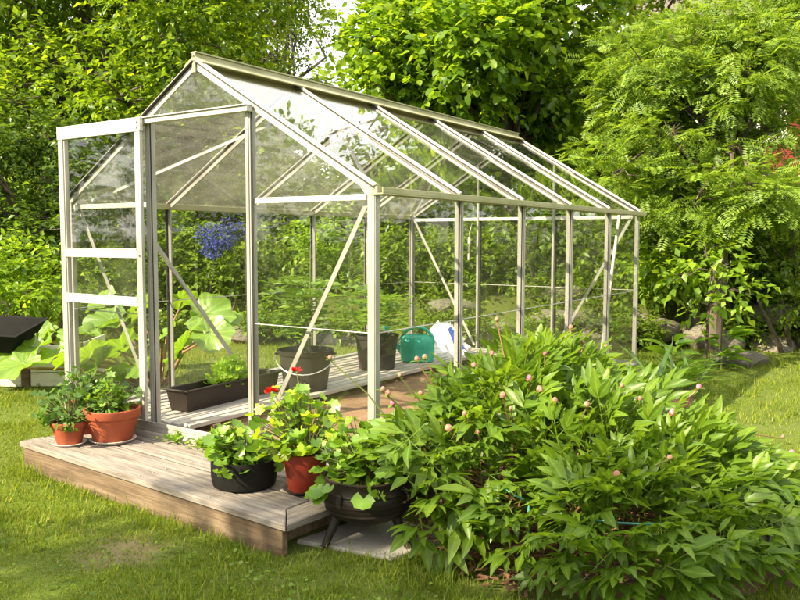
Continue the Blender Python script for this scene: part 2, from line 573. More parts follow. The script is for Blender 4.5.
def pinnate(pairs, ll, lw, droop=.12):
    v, f = [], []
    for i in range(pairs):
        u = .18 + .72 * i / (pairs - 1)
        s = ll * (1 - .35 * abs(u - .5))
        for sd in (1, -1):
            k = len(v)
            v += [(u, 0, -droop * u * u), (u + .28 * s - lw * .5, sd * s * .5, .03 - droop * u * u),
                  (u + .38 * s, sd * s, -.02 - droop * u * u), (u + .28 * s + lw * .5, sd * s * .5, .03 - droop * u * u)]
            f += [(k, k + 1, k + 2), (k, k + 2, k + 3)]
    k = len(v)
    v += [(.9, 0, -droop * .81), (.98, lw * .5, -droop), (1.12, 0, -droop * 1.25), (.98, -lw * .5, -droop)]
    f += [(k, k + 3, k + 2), (k, k + 2, k + 1)]
    return np.array(v), np.array(f)


T_ROWAN = pinnate(6, .36, .13)


def place(tmpl, P, T, Nn, L, Wd):
    """copies of a leaf template: base points P, tip directions T, up hints Nn, lengths, width ratio"""
    tv, tf = tmpl
    T = unit(T)
    Nn = unit(Nn - (Nn * T).sum(-1, keepdims=True) * T)
    B = np.cross(Nn, T)
    L = np.broadcast_to(np.asarray(L, float), (len(P),))[:, None, None]
    Wd = np.broadcast_to(np.asarray(Wd, float), (len(P),))[:, None, None]
    V = P[:, None, :] + L * (tv[None, :, 0:1] * T[:, None, :] + Wd * tv[None, :, 1:2] * B[:, None, :] + tv[None, :, 2:3] * Nn[:, None, :])
    F = tf[None, :, :] + (np.arange(len(P)) * len(tv))[:, None, None]
    return V.reshape(-1, 3), F.reshape(-1, 3)


def rand_dirs(n, g):
    return unit(g.normal(size=(n, 3)))


UP = np.array([0, 0, 1.0])


def sprigs(O, Dd, tl, k, ls, g, wr=.6, droop=.25, tmpl=T_OVATE, hang=.3, jit=.35):
    """leafy twigs: k leaves along each twig"""
    Ps, Ts, Ns, Ls = [], [], [], []
    side = unit(np.cross(Dd, UP) + 1e-4)
    for j in range(k):
        t = (j + .6) / k
        n = len(O)
        p = O + Dd * (tl * t)[:, None] - UP * (droop * t * t * tl)[:, None]
        sgn = 1 if j % 2 else -1
        if j == k - 1:
            T = Dd + g.normal(size=(n, 3)) * jit - UP * hang
        else:
            T = Dd * .55 + side * sgn * .85 + g.normal(size=(n, 3)) * jit - UP * hang
        Ps.append(p)
        Ts.append(T)
        Ns.append(UP + g.normal(size=(n, 3)) * .45)
        Ls.append(ls * g.uniform(.65, 1.25, n))
    return place(tmpl, np.concatenate(Ps), np.concatenate(Ts), np.concatenate(Ns), np.concatenate(Ls), wr)


def sublobes(c, rad, n, frac, g, flat=1.0):
    d = rand_dirs(n * 3, g)
    d = d[d[:, 2] > -.75][:n]
    c, rad = np.array(c, float), np.array(rad, float)
    rm = rad.mean()
    return [(c + d[i] * rad * g.uniform(.5, .85), np.array([1, 1, .72 * flat]) * rm * frac * g.uniform(.7, 1.3)) for i in range(len(d))]


def lobes_to_twigs(lobes, dens, g):
    O, Dd = [], []
    for c, r in lobes:
        area = 4 * math.pi * (np.mean(r ** 1.6) ** (1 / 1.6)) ** 2
        n = max(4, int(dens * area))
        d = rand_dirs(n, g)
        rad = g.uniform(.18, 1, n) ** .55
        O.append(c + d * r * rad[:, None] * .93)
        Dd.append(unit(d + g.normal(size=(n, 3)) * .55 + UP * .12))
    return np.concatenate(O), np.concatenate(Dd)


def tree(name, label, cat, base, lobes, trunk_h, trunk_r, mat, seed, dens=26, k=9, tl=.32, ls=.085, wr=.6,
         tmpl=T_OVATE, droop=.25, hang=.3, group=None, bark='bark', stems=1, lift=None, limbs=True, extra=None):
    g = np.random.default_rng(seed)
    base = np.array([base[0], base[1], ground_z(base[0], base[1]) if len(base) < 3 else base[2]], float)
    root = thing(name, label, cat, tuple(base), 0, group)
    O, Dd = lobes_to_twigs(lobes, dens, g)
    keep = O[:, 2] > (ground_z(O[:, 0], O[:, 1]) + .04)
    O, Dd = O[keep], Dd[keep]
    tls = tl * g.uniform(.6, 1.3, len(O))
    V, F = sprigs(O, Dd, tls, k, ls, g, wr, droop, tmpl, hang)
    me = tri_mesh('crown', V - base, F)
    me.materials.append(M[mat])
    co = link(bpy.data.objects.new('crown', me), root)
    co['kind'] = 'stuff'
    # trunk(s)
    cen = np.mean([c for c, r in lobes], axis=0)
    for s in range(stems):
        off = g.normal(size=3) * (.05 if stems == 1 else .12) * np.array([1, 1, 0])
        top = np.array([0, 0, trunk_h]) + (cen - base) * np.array([.35, .35, 0]) + off * 3
        pts = [off * (1 if stems > 1 else 0) + (top - off) * t + g.normal(size=3) * .03 * trunk_h * .3 * np.array([1, 1, 0]) * (t > 0) for t in np.linspace(0, 1, 7)]
        pts[0] = pts[0] - np.array([0, 0, .1])
        MB().tube(pts, np.linspace(trunk_r * 1.25, trunk_r * .45, 7), 9).build('trunk', M[bark], root)
    if limbs:
        for c, r in lobes:
            e = c - base
            st = np.array([0, 0, trunk_h]) * g.uniform(.45, .95) + (cen - base) * np.array([.3, .3, 0]) * .6
            mid = (st + e) / 2 + g.normal(size=3) * .12 * np.linalg.norm(e - st) + np.array([0, 0, .1])
            rr = max(.008, trunk_r * .38)
            mb = MB().tube([st, (st + mid) / 2, mid, (mid + e) / 2, e], np.linspace(rr, rr * .35, 5), 5)
            for _ in range(5):
                d = rand_dirs(1, g)[0] * r * .85
                mb.tube([mid * .3 + e * .7, e + d * .5, e + d], [rr * .35, rr * .25, rr * .1], 4)
            mb.build('limb', M[bark], root)
    return root

# ------------------------------------------------------------------ ground
def axis(lo, hi, fine_lo, fine_hi, step):
    a = np.arange(fine_lo, fine_hi + 1e-6, step)
    l = fine_lo - np.geomspace(.4, fine_lo - lo, 22)[::-1]
    h = fine_hi + np.geomspace(.4, hi - fine_hi, 22)
    return np.concatenate([l, a, h])


gx, gy = axis(-260, 260, -9, 4, .16), axis(-260, 260, -4, 10, .16)
GX, GY = np.meshgrid(gx, gy)
GZ = ground_z(GX, GY)
gv = np.stack([GX, GY, GZ], -1).reshape(-1, 3)
ny, nx = GX.shape
ii = (np.arange(ny - 1)[:, None] * nx + np.arange(nx - 1)[None, :]).ravel()
gf = np.concatenate([np.stack([ii, ii + 1, ii + nx + 1], 1), np.stack([ii, ii + nx + 1, ii + nx], 1)])
lawn = link(bpy.data.objects.new('lawn', tri_mesh('lawn', gv, gf, True)))
lawn.data.materials.append(M['lawn'])
lawn['kind'] = 'structure'

# deck outline (needed to keep the grass off it)
DFL, DFR = np.array([-1.93, -.515]), np.array([.06, -.655])
DE = unit(DFR - DFL)
DN = np.array([-DE[1], DE[0]])
BARE = np.array([-.53, -.92])


def in_poly(x, y, poly):
    c = np.zeros(len(x), bool)
    j = len(poly) - 1
    for i in range(len(poly)):
        xi, yi = poly[i]
        xj, yj = poly[j]
        c ^= ((yi > y) != (yj > y)) & (x < (xj - xi) * (y - yi) / (yj - yi + 1e-12) + xi)
        j = i
    return c


SLAB = [(-.02, -.50), (.40, -.44), (.50, -.06), (.06, -.10)]
BED = [(.28, -.2), (.52, -.36), (.85, -.52), (1.3, -.3), (1.75, .3), (1.65, 1.1), (1.05, 1.7), (.62, 3.0), (.42, 4.05), (-.1, 4.6), (-.3, 4.2), (.02, 2.0), (.04, 0.)]


def grass(name, n, region, hgt, wid, blades, seg2, seed):
    g = np.random.default_rng(seed)
    (x0, x1), (y0, y1) = region
    x, y = g.uniform(x0, x1, n), g.uniform(y0, y1, n)
    s = (x - BL[0]) * BN[0] + (y - BL[1]) * BN[1]
    bad = in_poly(x, y, [(-2.28, -.06), (.06, -.06), (.06, 3.78), (-2.28, 3.78)])
    u = (x - DFL[0]) * DE[0] + (y - DFL[1]) * DE[1]
    v = (x - DFL[0]) * DN[0] + (y - DFL[1]) * DN[1]
    bad |= (u > -.01) & (u < 2.02) & (v > 0) & (v < .7)
    edge = g.uniform(0, 1, n) < .12
    bad |= in_poly(x, y, SLAB) & ~(edge & (y < -.40))
    bad |= in_poly(x, y, BED) & ~edge
    bad |= s > .1
    d = np.hypot((x - BARE[0]) * .75 + (y - BARE[1]) * .5, (y - BARE[1]) * 1.35 - (x - BARE[0]) * .3)
    rag = .13 + .08 * np.sin(9 * x + 2) * np.sin(8 * y)
    bad |= (d < rag) & (g.uniform(0, 1, n) < .6)
    x, y = x[~bad], y[~bad]
    n = len(x)
    # longer, unmown tufts along the deck, the slab and the bed
    vd = -((x - DFL[0]) * DN[0] + (y - DFL[1]) * DN[1])
    ud = (x - DFL[0]) * DE[0] + (y - DFL[1]) * DE[1]
    tall = np.where((vd > 0) & (vd < .09) & (ud > 0) & (ud < 2.2), 1.3, 0)
    tall += np.where((x > .0) & (x < .95) & (y < -.38) & (y > -.62), 1.1, 0)
    clump = .8 + .5 * (np.sin(5.1 * x + 1.3) * np.sin(4.3 * y) + .6 * np.sin(13 * x) * np.sin(11 * y + 1))
    V, F = [], []
    base = np.stack([x, y, ground_z(x, y) - .003], 1)
    vo = 0
    for b in range(blades):
        a = g.uniform(0, 2 * np.pi, n)
        o = base + np.stack([g.normal(0, .02, n), g.normal(0, .02, n), np.zeros(n)], 1)
        h = hgt * g.uniform(.55, 1.35, n) * np.clip(clump, .45, 1.5) * (1 + tall * g.uniform(.2, 1, n))
        lean = h * g.uniform(.15, 1.0, n)
        dx = np.stack([np.cos(a), np.sin(a), np.zeros(n)], 1)
        sd = np.stack([-np.sin(a), np.cos(a), np.zeros(n)], 1) * (wid * g.uniform(.7, 1.3, n))[:, None]
        hz = np.stack([np.zeros(n), np.zeros(n), h], 1)
        if seg2:
            mid = o + hz * .6 + dx * (lean * .3)[:, None]
            tip = o + hz * g.uniform(.75, 1, n)[:, None] + dx * lean[:, None]
            vv = np.stack([o - sd, o + sd, mid + sd * .8, mid - sd * .8, tip], 1)
            ff = np.array([(0, 1, 2), (0, 2, 3), (3, 2, 4)])
        else:
            tip = o + hz + dx * lean[:, None]
            vv = np.stack([o - sd, o + sd, tip], 1)
            ff = np.array([(0, 1, 2)])
        m = vv.shape[1]
        F.append((ff[None] + (np.arange(n) * m)[:, None, None]).reshape(-1, 3) + vo)
        V.append(vv.reshape(-1, 3))
        vo += n * m
    me = tri_mesh(name, np.concatenate(V), np.concatenate(F))
    me.materials.append(M['grass'])
    o = link(bpy.data.objects.new(name, me))
    o['kind'] = 'stuff'
    return o


gr = grass('lawn_grass', 34000, ((-2.9, 2.3), (-2.0, 1.0)), .022, .0013, 7, True, 3)
tag(gr, 'short lawn grass in front of the timber step', 'grass')
gr = grass('lawn_grass', 42000, ((-7.5, 3.6), (-1.2, 7.5)), .04, .0032, 4, False, 4)
tag(gr, 'mown lawn grass around and beyond the glasshouse', 'grass')

# clover and plantain scattered through the turf
g = np.random.default_rng(14)
pc = np.stack([g.uniform(-2.2, 1.0, 46), g.uniform(-1.6, -.6, 46)], 1)
pp = np.concatenate([c_ + g.normal(0, .09, (34, 2)) for c_ in pc])
ud = (pp - DFL) @ DE
vd = (pp - DFL) @ DN
pp = pp[~((ud > -.03) & (ud < 2.05) & (vd > -.02)) & ~in_poly(pp[:, 0], pp[:, 1], SLAB) & (pp[:, 1] < .5 * pp[:, 0] - .35)]
O = np.stack([pp[:, 0], pp[:, 1], ground_z(pp[:, 0], pp[:, 1]) + g.uniform(.008, .024, len(pp))], 1)
Tt = unit(np.stack([g.normal(size=len(pp)), g.normal(size=len(pp)), np.full(len(pp), .25)], 1))
V, F = place(T_ROUND, O, Tt, UP + g.normal(size=(len(pp), 3)) * .3, g.uniform(.008, .018, len(pp)), .9)
me = tri_mesh('lawn_weeds', V, F)
me.materials.append(M['lf_mid'])
o = link(bpy.data.objects.new('lawn_weeds', me))
o['kind'] = 'stuff'
tag(o, 'clover and small flat weeds scattered through the lawn', 'weeds')

# bed soil, slab
mb = MB()
cx, cyy = np.mean([p[0] for p in BED]), np.mean([p[1] for p in BED])
nb = len(BED)
mb.add([(cx, cyy, .06)] + [(cx + (x - cx) * .6, cyy + (y - cyy) * .6, .05) for x, y in BED] + [(x, y, .0) for x, y in BED] + [(x, y, -.05) for x, y in BED],
       [(0, 1 + i, 1 + (i + 1) % nb) for i in range(nb)]
       + [(1 + i, 1 + nb + i, 1 + nb + (i + 1) % nb, 1 + (i + 1) % nb) for i in range(nb)]
       + [(1 + nb + i, 1 + 2 * nb + i, 1 + 2 * nb + (i + 1) % nb, 1 + nb + (i + 1) % nb) for i in range(nb)], True)
bed = mb.build('flower_bed', M['mulch'])
bed['kind'] = 'structure'
g = np.random.default_rng(77)
mb = MB()
k = 0
while k < 1500:
    x, y = g.uniform(.25, 1.2), g.uniform(-.5, .5)
    if k > 1050:
        x, y = g.uniform(.1, .75), g.uniform(2.6, 4.2)
    if not in_poly(np.array([x]), np.array([y]), BED)[0]:
        k += .2
        continue
    a, l = g.uniform(0, 6.28), g.uniform(.006, .024)
    p = np.array([x, y, .03 + g.uniform(0, .03)])
    d = np.array([math.cos(a), math.sin(a), g.normal(0, .25)]) * l
    mb.bar(p - d, p + d, l * g.uniform(.3, .9), .004, (g.normal(0, .3), g.normal(0, .3), 1))
    k += 1
o = mb.build('bark_mulch', M['chip'])
o['kind'] = 'stuff'
tag(o, 'reddish bark chips covering the soil of the flower bed', 'mulch')

mb = MB()
c0 = np.mean(SLAB, axis=0)
top = [tuple(c0 + (np.array(p) - c0) * .985) + (.022,) for p in SLAB]
low = [tuple(p) + (.014,) for p in SLAB]
bot = [tuple(p) + (-.05,) for p in SLAB]
mb.add(top + low + bot, [(0, 1, 2, 3)] + [(i + 4, (i + 1) % 4 + 4, (i + 1) % 4, i) for i in range(4)] + [(i + 8, (i + 1) % 4 + 8, (i + 1) % 4 + 4, i + 4) for i in range(4)])
tag(mb.build('paving_slab', M['slab']), 'flat grey paving slab under the three-legged iron cauldron', 'paving slab')

# ------------------------------------------------------------------ deck in front of the glasshouse
DTOP = .14
deck = thing('wooden_deck', 'low weathered plank step in front of the glasshouse door', 'deck', (DFL[0], DFL[1], 0), math.atan2(DE[1], DE[0]))
DLEN = float(np.linalg.norm(DFR - DFL))
PW, PT, GAP = .130, .028, .014
g = np.random.default_rng(5)
for i in range(4):
    y0 = i * (PW + GAP)
    xe0 = DLEN - (0 if i == 0 else PW + GAP)
    xe1 = DLEN - PW if i == 0 else xe0
    x0 = -.012 * g.uniform(0, 1)
    dz = g.uniform(-.004, .004)
    mb = MB()
    z0, z1 = DTOP - PT + dz, DTOP + dz
    mb.add([(x0, y0, z0), (xe0, y0, z0), (xe1, y0 + PW, z0), (x0, y0 + PW, z0), (x0, y0, z1), (xe0, y0, z1), (xe1, y0 + PW, z1), (x0, y0 + PW, z1)],
           [(0, 3, 2, 1), (4, 5, 6, 7), (0, 1, 5, 4), (1, 2, 6, 5), (2, 3, 7, 6), (3, 0, 4, 7)])
    mb.build('plank', M['wood'], deck, .004)
scr = MB().lathe([(.0042, 0), (.0042, .0012), (.001, .0014)], 8).mesh('screw', M['galv'])
for i in range(4):
    for xx in (.06, .52, 1.02, 1.52):
        for yy in (.03, .10):
            so_ = link(bpy.data.objects.new('screw', scr), deck)
            so_.location = (xx + random.uniform(-.006, .006), i * (PW + GAP) + yy, DTOP + .003)
mb = MB()   # mitred end plank, built along its own x axis and turned
mb.add([(0, 0, -PT), (PW, 0.0, -PT)][:0] + [(0.006, 0, -PT), (.62, 0, -PT), (.62, PW, -PT), (PW + .006, PW, -PT), (.006, 0, 0), (.62, 0, 0), (.62, PW, 0), (PW + .006, PW, 0)],
       [(0, 3, 2, 1), (4, 5, 6, 7), (0, 1, 5, 4), (1, 2, 6, 5), (2, 3, 7, 6), (3, 0, 4, 7)])
o = mb.build('plank', M['wood'], deck, .004)
o.location = (DLEN, 0, DTOP)
o.rotation_euler = (0, 0, R(90))
for i in range(1, 4):  # dark strips added in the plank gaps so the seams read dark
    MB().box((.02, i * (PW + GAP) - GAP + .001, DTOP - .02), (DLEN - PW - .03, i * (PW + GAP) - .001, DTOP - .007)).build('joint_strip', M['soil'], deck)
zf = DTOP - PT - .003
MB().box((.01, .012, -.04), (DLEN - .03, .042, zf)).build('front_board', M['wood_brown'], deck, .004)
MB().box((.0, .05, -.04), (.03, .55, zf)).build('side_board', M['wood_brown'], deck, .004)
MB().box((DLEN - .12, .05, .03), (DLEN - .09, .6, zf)).build('side_board', M['wood_brown'], deck, .004)
for xx in (.5, 1.0, 1.5):
    MB().box((xx, .05, -.02), (xx + .045, .55, zf)).build('joist', M['wood_brown'], deck)

# ------------------------------------------------------------------ glasshouse
m_ = .74
W, L = 3 * m_, 5 * m_
ZB, ZE, ZR = .2, .2 + 1.2277, .2 + 1.8945
ZL = .80
gh = thing('greenhouse', 'pitched aluminium framed glass greenhouse with its sliding door open', 'greenhouse', (-W / 2, L / 2, 0))
GO = np.array([-W / 2, L / 2, 0])


def ghp(mb, name, mat='alu', parent=gh, off=GO, bevel=.0015):
    mb.v = [tuple(np.array(p) - off) for p in mb.v]
    return mb.build(name, M[mat], parent, bevel)


def glazing(a, b, n_out, name='glazing_bar', mat='alu', cap=.029, cap_t=.006, web=.026, web_t=.005):
    """T section: cap strip outside, web inside"""
    n_out = np.array(n_out, float)
    mb = MB()
    mb.bar(a, b, cap, cap_t, n_out, (0, .0105 + cap_t / 2))
    mb.bar(a, b, web_t * 2, web, n_out, (0, .006 - web / 2 - .0035))
    mb.bar(a, b, cap * .42, .005, n_out, (0, .013 + cap_t))
    ghp(MB().bar(a, b, cap + .012, .003, n_out, (0, .0086)), 'gasket', 'gasket', bevel=0)
    return ghp(mb, name, mat, bevel=0)


# timber plinth (a thing the house stands on)
pl = thing('timber_plinth', 'timber frame of beams carrying the glasshouse walls', 'plinth', (-W / 2, L / 2, 0))
for lo, hi, dr in (((-W - .04, -.045, -.04), (.04, .045, ZB - .035), 0), ((-W - .04, L - .045, -.04), (.04, L + .045, ZB - .035), 0),
                   ((-W - .04, .05, -.04), (-W + .05, L - .05, ZB - .035), 1), ((-.05, .05, -.04), (.04, L - .05, ZB - .035), 1)):
    mb = MB().box(lo, hi)
    ghp(mb, 'beam', 'plinth', pl, GO, .006)

# sills
ghp(MB().box((-W - .03, -.04, ZB - .033), (.03, .035, ZB - .004)).box((-W - .03, -.044, ZB - .004), (.03, -.036, ZB + .02)), 'sill', 'alu')
ghp(MB().box((-W - .03, L - .035, ZB - .033), (.03, L + .04, ZB)), 'sill', 'alu')
ghp(MB().box((-W - .03, .04, ZB - .033), (-W + .035, L - .04, ZB)), 'sill', 'alu')
ghp(MB().box((-.035, .04, ZB - .033), (.03, L - .04, ZB)), 'sill', 'alu')

# corner posts: angle sections
for x, sx in ((0, -1), (-W, 1)):
    for y, sy in ((0, 1), (L, -1)):
        mb = MB()
        mb.box((min(x, x + sx * .036), y - .004, ZB), (max(x, x + sx * .036), y + .004, ZE))
        mb.box((x - .004, min(y, y + sy * .036), ZB), (x + .004, max(y, y + sy * .036), ZE))
        mb.box((min(x + sx * .006, x + sx * .028), min(y + sy * .006, y + sy * .028), ZB), (max(x + sx * .006, x + sx * .028), max(y + sy * .006, y + sy * .028), ZE))
        ghp(mb, 'corner_post')
# wall bars
for k in range(1, 5):
    glazing((0, k * m_, ZB), (0, k * m_, ZE), (1, 0, 0))
    glazing((-W, k * m_, ZB), (-W, k * m_, ZE), (-1, 0, 0))
sl_ = unit(np.array([ZR - ZE, 0, W / 2]))           # roof normal, right slope
nr, nl = np.array([sl_[0], 0, sl_[2]]), np.array([-sl_[0], 0, sl_[2]])


def roof_z(x):
    return ZR - abs(x + W / 2) * (ZR - ZE) / (W / 2)


ZH = 1.82
for y, s in ((0, -1), (L, 1)):
    for xk in (-m_, -2 * m_):
        top = roof_z(xk) if s > 0 else ZH
        glazing((xk, y, ZB), (xk, y, top), (0, s, 0), cap=.033, web=.034, web_t=.009)
# roof bars, right and left
for k in range(6):
    y = k * m_
    wide = .034 if k in (0, 5) else .026
    glazing((0, y, ZE), (-W / 2, y, ZR), nr, 'roof_bar', 'alu', wide, .008, .03)
    glazing((-W, y, ZE), (-W / 2, y, ZR), nl, 'roof_bar', 'alu', wide, .008, .03)
# eaves with a small gutter lip
for x, s in ((0, 1), (-W, -1)):
    mb = MB()
    mb.box((x - .022, -.01, ZE - .026), (x + .022, L + .01, ZE + .008))
    mb.box((min(x + s * .022, x + s * .052), -.01, ZE - .026), (max(x + s * .022, x + s * .052), L + .01, ZE - .02))
    mb.box((min(x + s * .047, x + s * .052), -.01, ZE - .0195), (max(x + s * .047, x + s * .052), L + .01, ZE + .004))
    ghp(mb, 'eaves_gutter', 'alu_green')
# ridge
mb = MB()
mb.box((-W / 2 - .012, -.015, ZR - .05), (-W / 2 + .012, L + .015, ZR + .045))
mb.bar((-W / 2 + .03, -.015, ZR + .012), (-W / 2 + .03, L + .015, ZR + .012), .085, .007, nr)
mb.bar((-W / 2 - .03, -.015, ZR + .012), (-W / 2 - .03, L + .015, ZR + .012), .085, .007, nl)
mb.box((-W / 2 - .02, -.015, ZR + .0455), (-W / 2 + .02, L + .015, ZR + .053))
ghp(mb, 'ridge', 'alu_green')
# gable rails at eaves height
for y, s, spans in ((0, 1, ((-W + .05, -2 * m_ - .02), (-m_ + .02, -.05))), (L, -1, ((-W + .05, -.05),))):
    for a, b in spans:
        ghp(MB().box((a, y - .012 + s * .014, ZE - .048), (b, y + .008 + s * .014, ZE - .022)), 'gable_rail', 'alu_sunlit')
# braces
def brace(a, b, nrm):
    a, b = np.array(a, float), np.array(b, float)
    ghp(MB().bar(a, b, .024, .004, nrm).bar(a, b, .004, .016, nrm, (.01, -.0105)), 'brace', 'alu')


brace((-.05, .035, ZE - .03), (-m_ + .02, .035, ZB + .03), (0, -1, 0))
brace((-W + .05, .035, ZE - .03), (-2 * m_ - .02, .035, ZB + .03), (0, -1, 0))
brace((-.05, L - .035, ZE - .03), (-m_ + .02, L - .035, ZB + .03), (0, -1, 0))
brace((-W + .05, L - .035, ZE - .03), (-2 * m_ - .02, L - .035, ZB + .03), (0, -1, 0))
brace((-.04, L - .35, ZE - .03), (-.04, L - .72, ZB + .05), (1, 0, 0))
brace((-W + .04, .42, ZE - .03), (-W + .04, 1.36, ZB + .05), (1, 0, 0))
for (a, b) in (((.1, .1), (.95, .9)), ((L - .1, .1), (L - .95, .9))):
    for sgn in (1, -1):
        p = [np.array([-W / 2 + sgn * (W / 2) * (1 - t), a[0] if False else 0, 0]) for t in (0, 1)]
        ya, yb = a[0], b[0]
        xa, xb = -W / 2 + sgn * W / 2 * (1 - .06), -W / 2 + sgn * W / 2 * (1 - .92)
        n_ = nr if sgn > 0 else nl
        brace(np.array([xa, ya, roof_z(xa)]) - n_ * .04, np.array([xb, yb, roof_z(xb)]) - n_ * .04, n_)
# brackets where rafters meet the corner posts
for x, s in ((0, -1), (-W, 1)):
    mb = MB()
    v = [(x + s * .01, .012, ZE - .14), (x + s * .01, .012, ZE + .01), (x + s * .15, .012, ZE + .085), (x + s * .06, .012, ZE - .02)]
    mb.add(v + [(a, b + .003, c) for a, b, c in v], [(0, 1, 2, 3), (7, 6, 5, 4), (0, 4, 5, 1), (1, 5, 6, 2), (2, 6, 7, 3), (3, 7, 4, 0)])
    ghp(mb, 'bracket', 'alu_sunlit', bevel=0)


def pane(pts, nrm, parent=gh, off=GO, t=.003, inset=.006, mat='glass'):
    pts = np.array(pts, float)
    c = pts.mean(0)
    d = pts - c
    ln = np.linalg.norm(d, axis=1, keepdims=True)
    pts = c + d * (1 - inset / ln)
    nrm = np.array(nrm, float)
    k = len(pts)
    v = [tuple(p + nrm * t * .5 - off) for p in pts] + [tuple(p - nrm * t * .5 - off) for p in pts]
    f = [tuple(range(k)), tuple(range(2 * k - 1, k - 1, -1))] + [(i, i + k, (i + 1) % k + k, (i + 1) % k) for i in range(k)]
    mb = MB().add(v, f)
    return mb.build('pane', M[mat], parent)


for x, s in ((0, 1), (-W, -1)):
    for k in range(5):
        y0, y1 = k * m_, (k + 1) * m_
        tl = random.uniform(-.002, .002)
        pane([(x, y0, ZB), (x, y1, ZB), (x, y1, ZL + .006), (x, y0, ZL + .006)], (s, 0, 0))
        pane([(x + s * .005, y0, ZL - .006), (x + s * .005, y1, ZL - .006), (x + s * .005, y1, ZE - .02), (x + s * .005, y0, ZE - .02)], (s, 0, 0))
        # clear lap seal, a thin pale strip
        ghp(MB().box((x + s * .001 - .004, y0 + .02, ZL - .007), (x + s * .001 + .007, y1 - .02, ZL - .003)), 'lap_strip', 'alu')
    n_ = nr if s > 0 else nl
    for k in range(5):
        y0, y1 = k * m_, (k + 1) * m_
        xm = x - s * W / 4
        for (xa, xb, o_) in ((x, xm + 0.006 * -s, 0), (xm + .006 * s, -W / 2 + .03 * s, .005)):
            pane([np.array([xa, y0, roof_z(xa)]) + n_ * o_, np.array([xa, y1, roof_z(xa)]) + n_ * o_,
                  np.array([xb, y1, roof_z(xb)]) + n_ * o_, np.array([xb, y0, roof_z(xb)]) + n_ * o_], n_, mat='glass' if s > 0 else 'glass_dusty')
for y, s in ((0, -1), (L, 1)):
    for (a, b) in ((-m_, 0), (-3 * m_, -2 * m_)) + (((-2 * m_, -m_),) if s > 0 else ()):
        pane([(a, y, ZB), (b, y, ZB), (b, y, ZL + .006), (a, y, ZL + .006)], (0, s, 0))
        pane([(a, y + s * .005, ZL - .006), (b, y + s * .005, ZL - .006), (b, y + s * .005, ZE - .01), (a, y + s * .005, ZE - .01)], (0, s, 0))
        ghp(MB().box((a + .02, y + s * .001 - .004, ZL - .007), (b - .02, y + s * .001 + .007, ZL - .003)), 'lap_strip', 'alu')
    # gable top panes
    zz = lambda x: roof_z(x)
    top_l = ZH if s < 0 else ZE
    pane([(-m_, y, ZE), (0 - .004, y, ZE), (-m_, y, zz(-m_))], (0, s, 0))
    pane([(-2 * m_, y, ZE), (-3 * m_ + .004, y, ZE), (-2 * m_, y, zz(-2 * m_))], (0, s, 0))
    if s < 0:
        xl, xr = -W / 2 - (ZR - ZH) / (ZR - ZE) * W / 2, -W / 2 + (ZR - ZH) / (ZR - ZE) * W / 2
        pane([(-2 * m_, y, ZH), (-m_, y, ZH), (-m_, y, zz(-m_)), (-W / 2, y, ZR), (-2 * m_, y, zz(-2 * m_))] if ZH < zz(-m_) else
             [(xl, y, ZH), (xr, y, ZH), (-W / 2, y, ZR)], (0, s, 0))
    else:
        pane([(-2 * m_, y, ZE), (-m_, y, ZE), (-m_, y, zz(-m_)), (-W / 2, y, ZR), (-2 * m_, y, zz(-2 * m_))], (0, s, 0))
# door track
ghp(MB().box((-W + .03, -.052, ZH - .005), (-m_ + .03, -.012, ZH + .02)).box((-W + .03, -.062, ZH + .021), (-m_ + .03, -.012, ZH + .027)), 'door_track', 'alu_sunlit')

# sliding door, parked over the left bay
dx0, dx1, dy, dz0, dz1 = -2.185, -1.463, -.066, .235, ZH + .012
door = bpy.data.objects.new('door', None)
door.empty_display_size = .05
link(door, gh)
door.location = np.array([(dx0 + dx1) / 2, dy, dz0]) - GO
DO = np.array([(dx0 + dx1) / 2, dy, dz0])


def dpart(mb, name, mat):
    mb.v = [tuple(np.array(p) - DO) for p in mb.v]
    return mb.build(name, M[mat], door, .002)


for x, s in ((dx0, 1), (dx1, -1)):
    mb = MB().box((min(x, x + s * .042), dy - .012, dz0), (max(x, x + s * .042), dy + .008, dz1 - .062))
    mb.box((min(x + s * .044, x + s * .052), dy - .006, dz0), (max(x + s * .044, x + s * .052), dy + .02, dz1 - .062))
    dpart(mb, 'stile', 'alu')
dpart(MB().box((dx0 - .005, dy - .014, dz1 - .06), (dx1 + .005, dy + .008, dz1 + .012)), 'rail', 'alu_sunlit')
for z in (1.105, .845, dz0 + .012):
    dpart(MB().box((dx0 + .0425, dy - .014, z), (dx1 - .0425, dy + .006, z + .045)).box((dx0 + .0425, dy - .018, z + .046), (dx1 - .0425, dy + .006, z + .05)), 'rail', 'alu_sunlit')
for z0, z1 in ((dz0 + .06, .845), (.895, 1.105), (1.155, dz1 - .06)):
    pane([(dx0 + .045, dy + .01, z0), (dx1 - .045, dy + .01, z0), (dx1 - .045, dy + .01, z1), (dx0 + .045, dy + .01, z1)], (0, -1, 0), door, DO)
for x, z in ((dx0 + .02, dz1 - .01), (dx1 - .02, dz1 - .01), (dx1 - .02, dz1 - .04), (dx1 - .02, 1.12), (dx0 + .02, dz1 - .04)):
    mb = MB().tube([(x, dy - .015, z), (x, dy - .0195, z)], .006, 8)
    dpart(mb, 'bolt', 'alu')

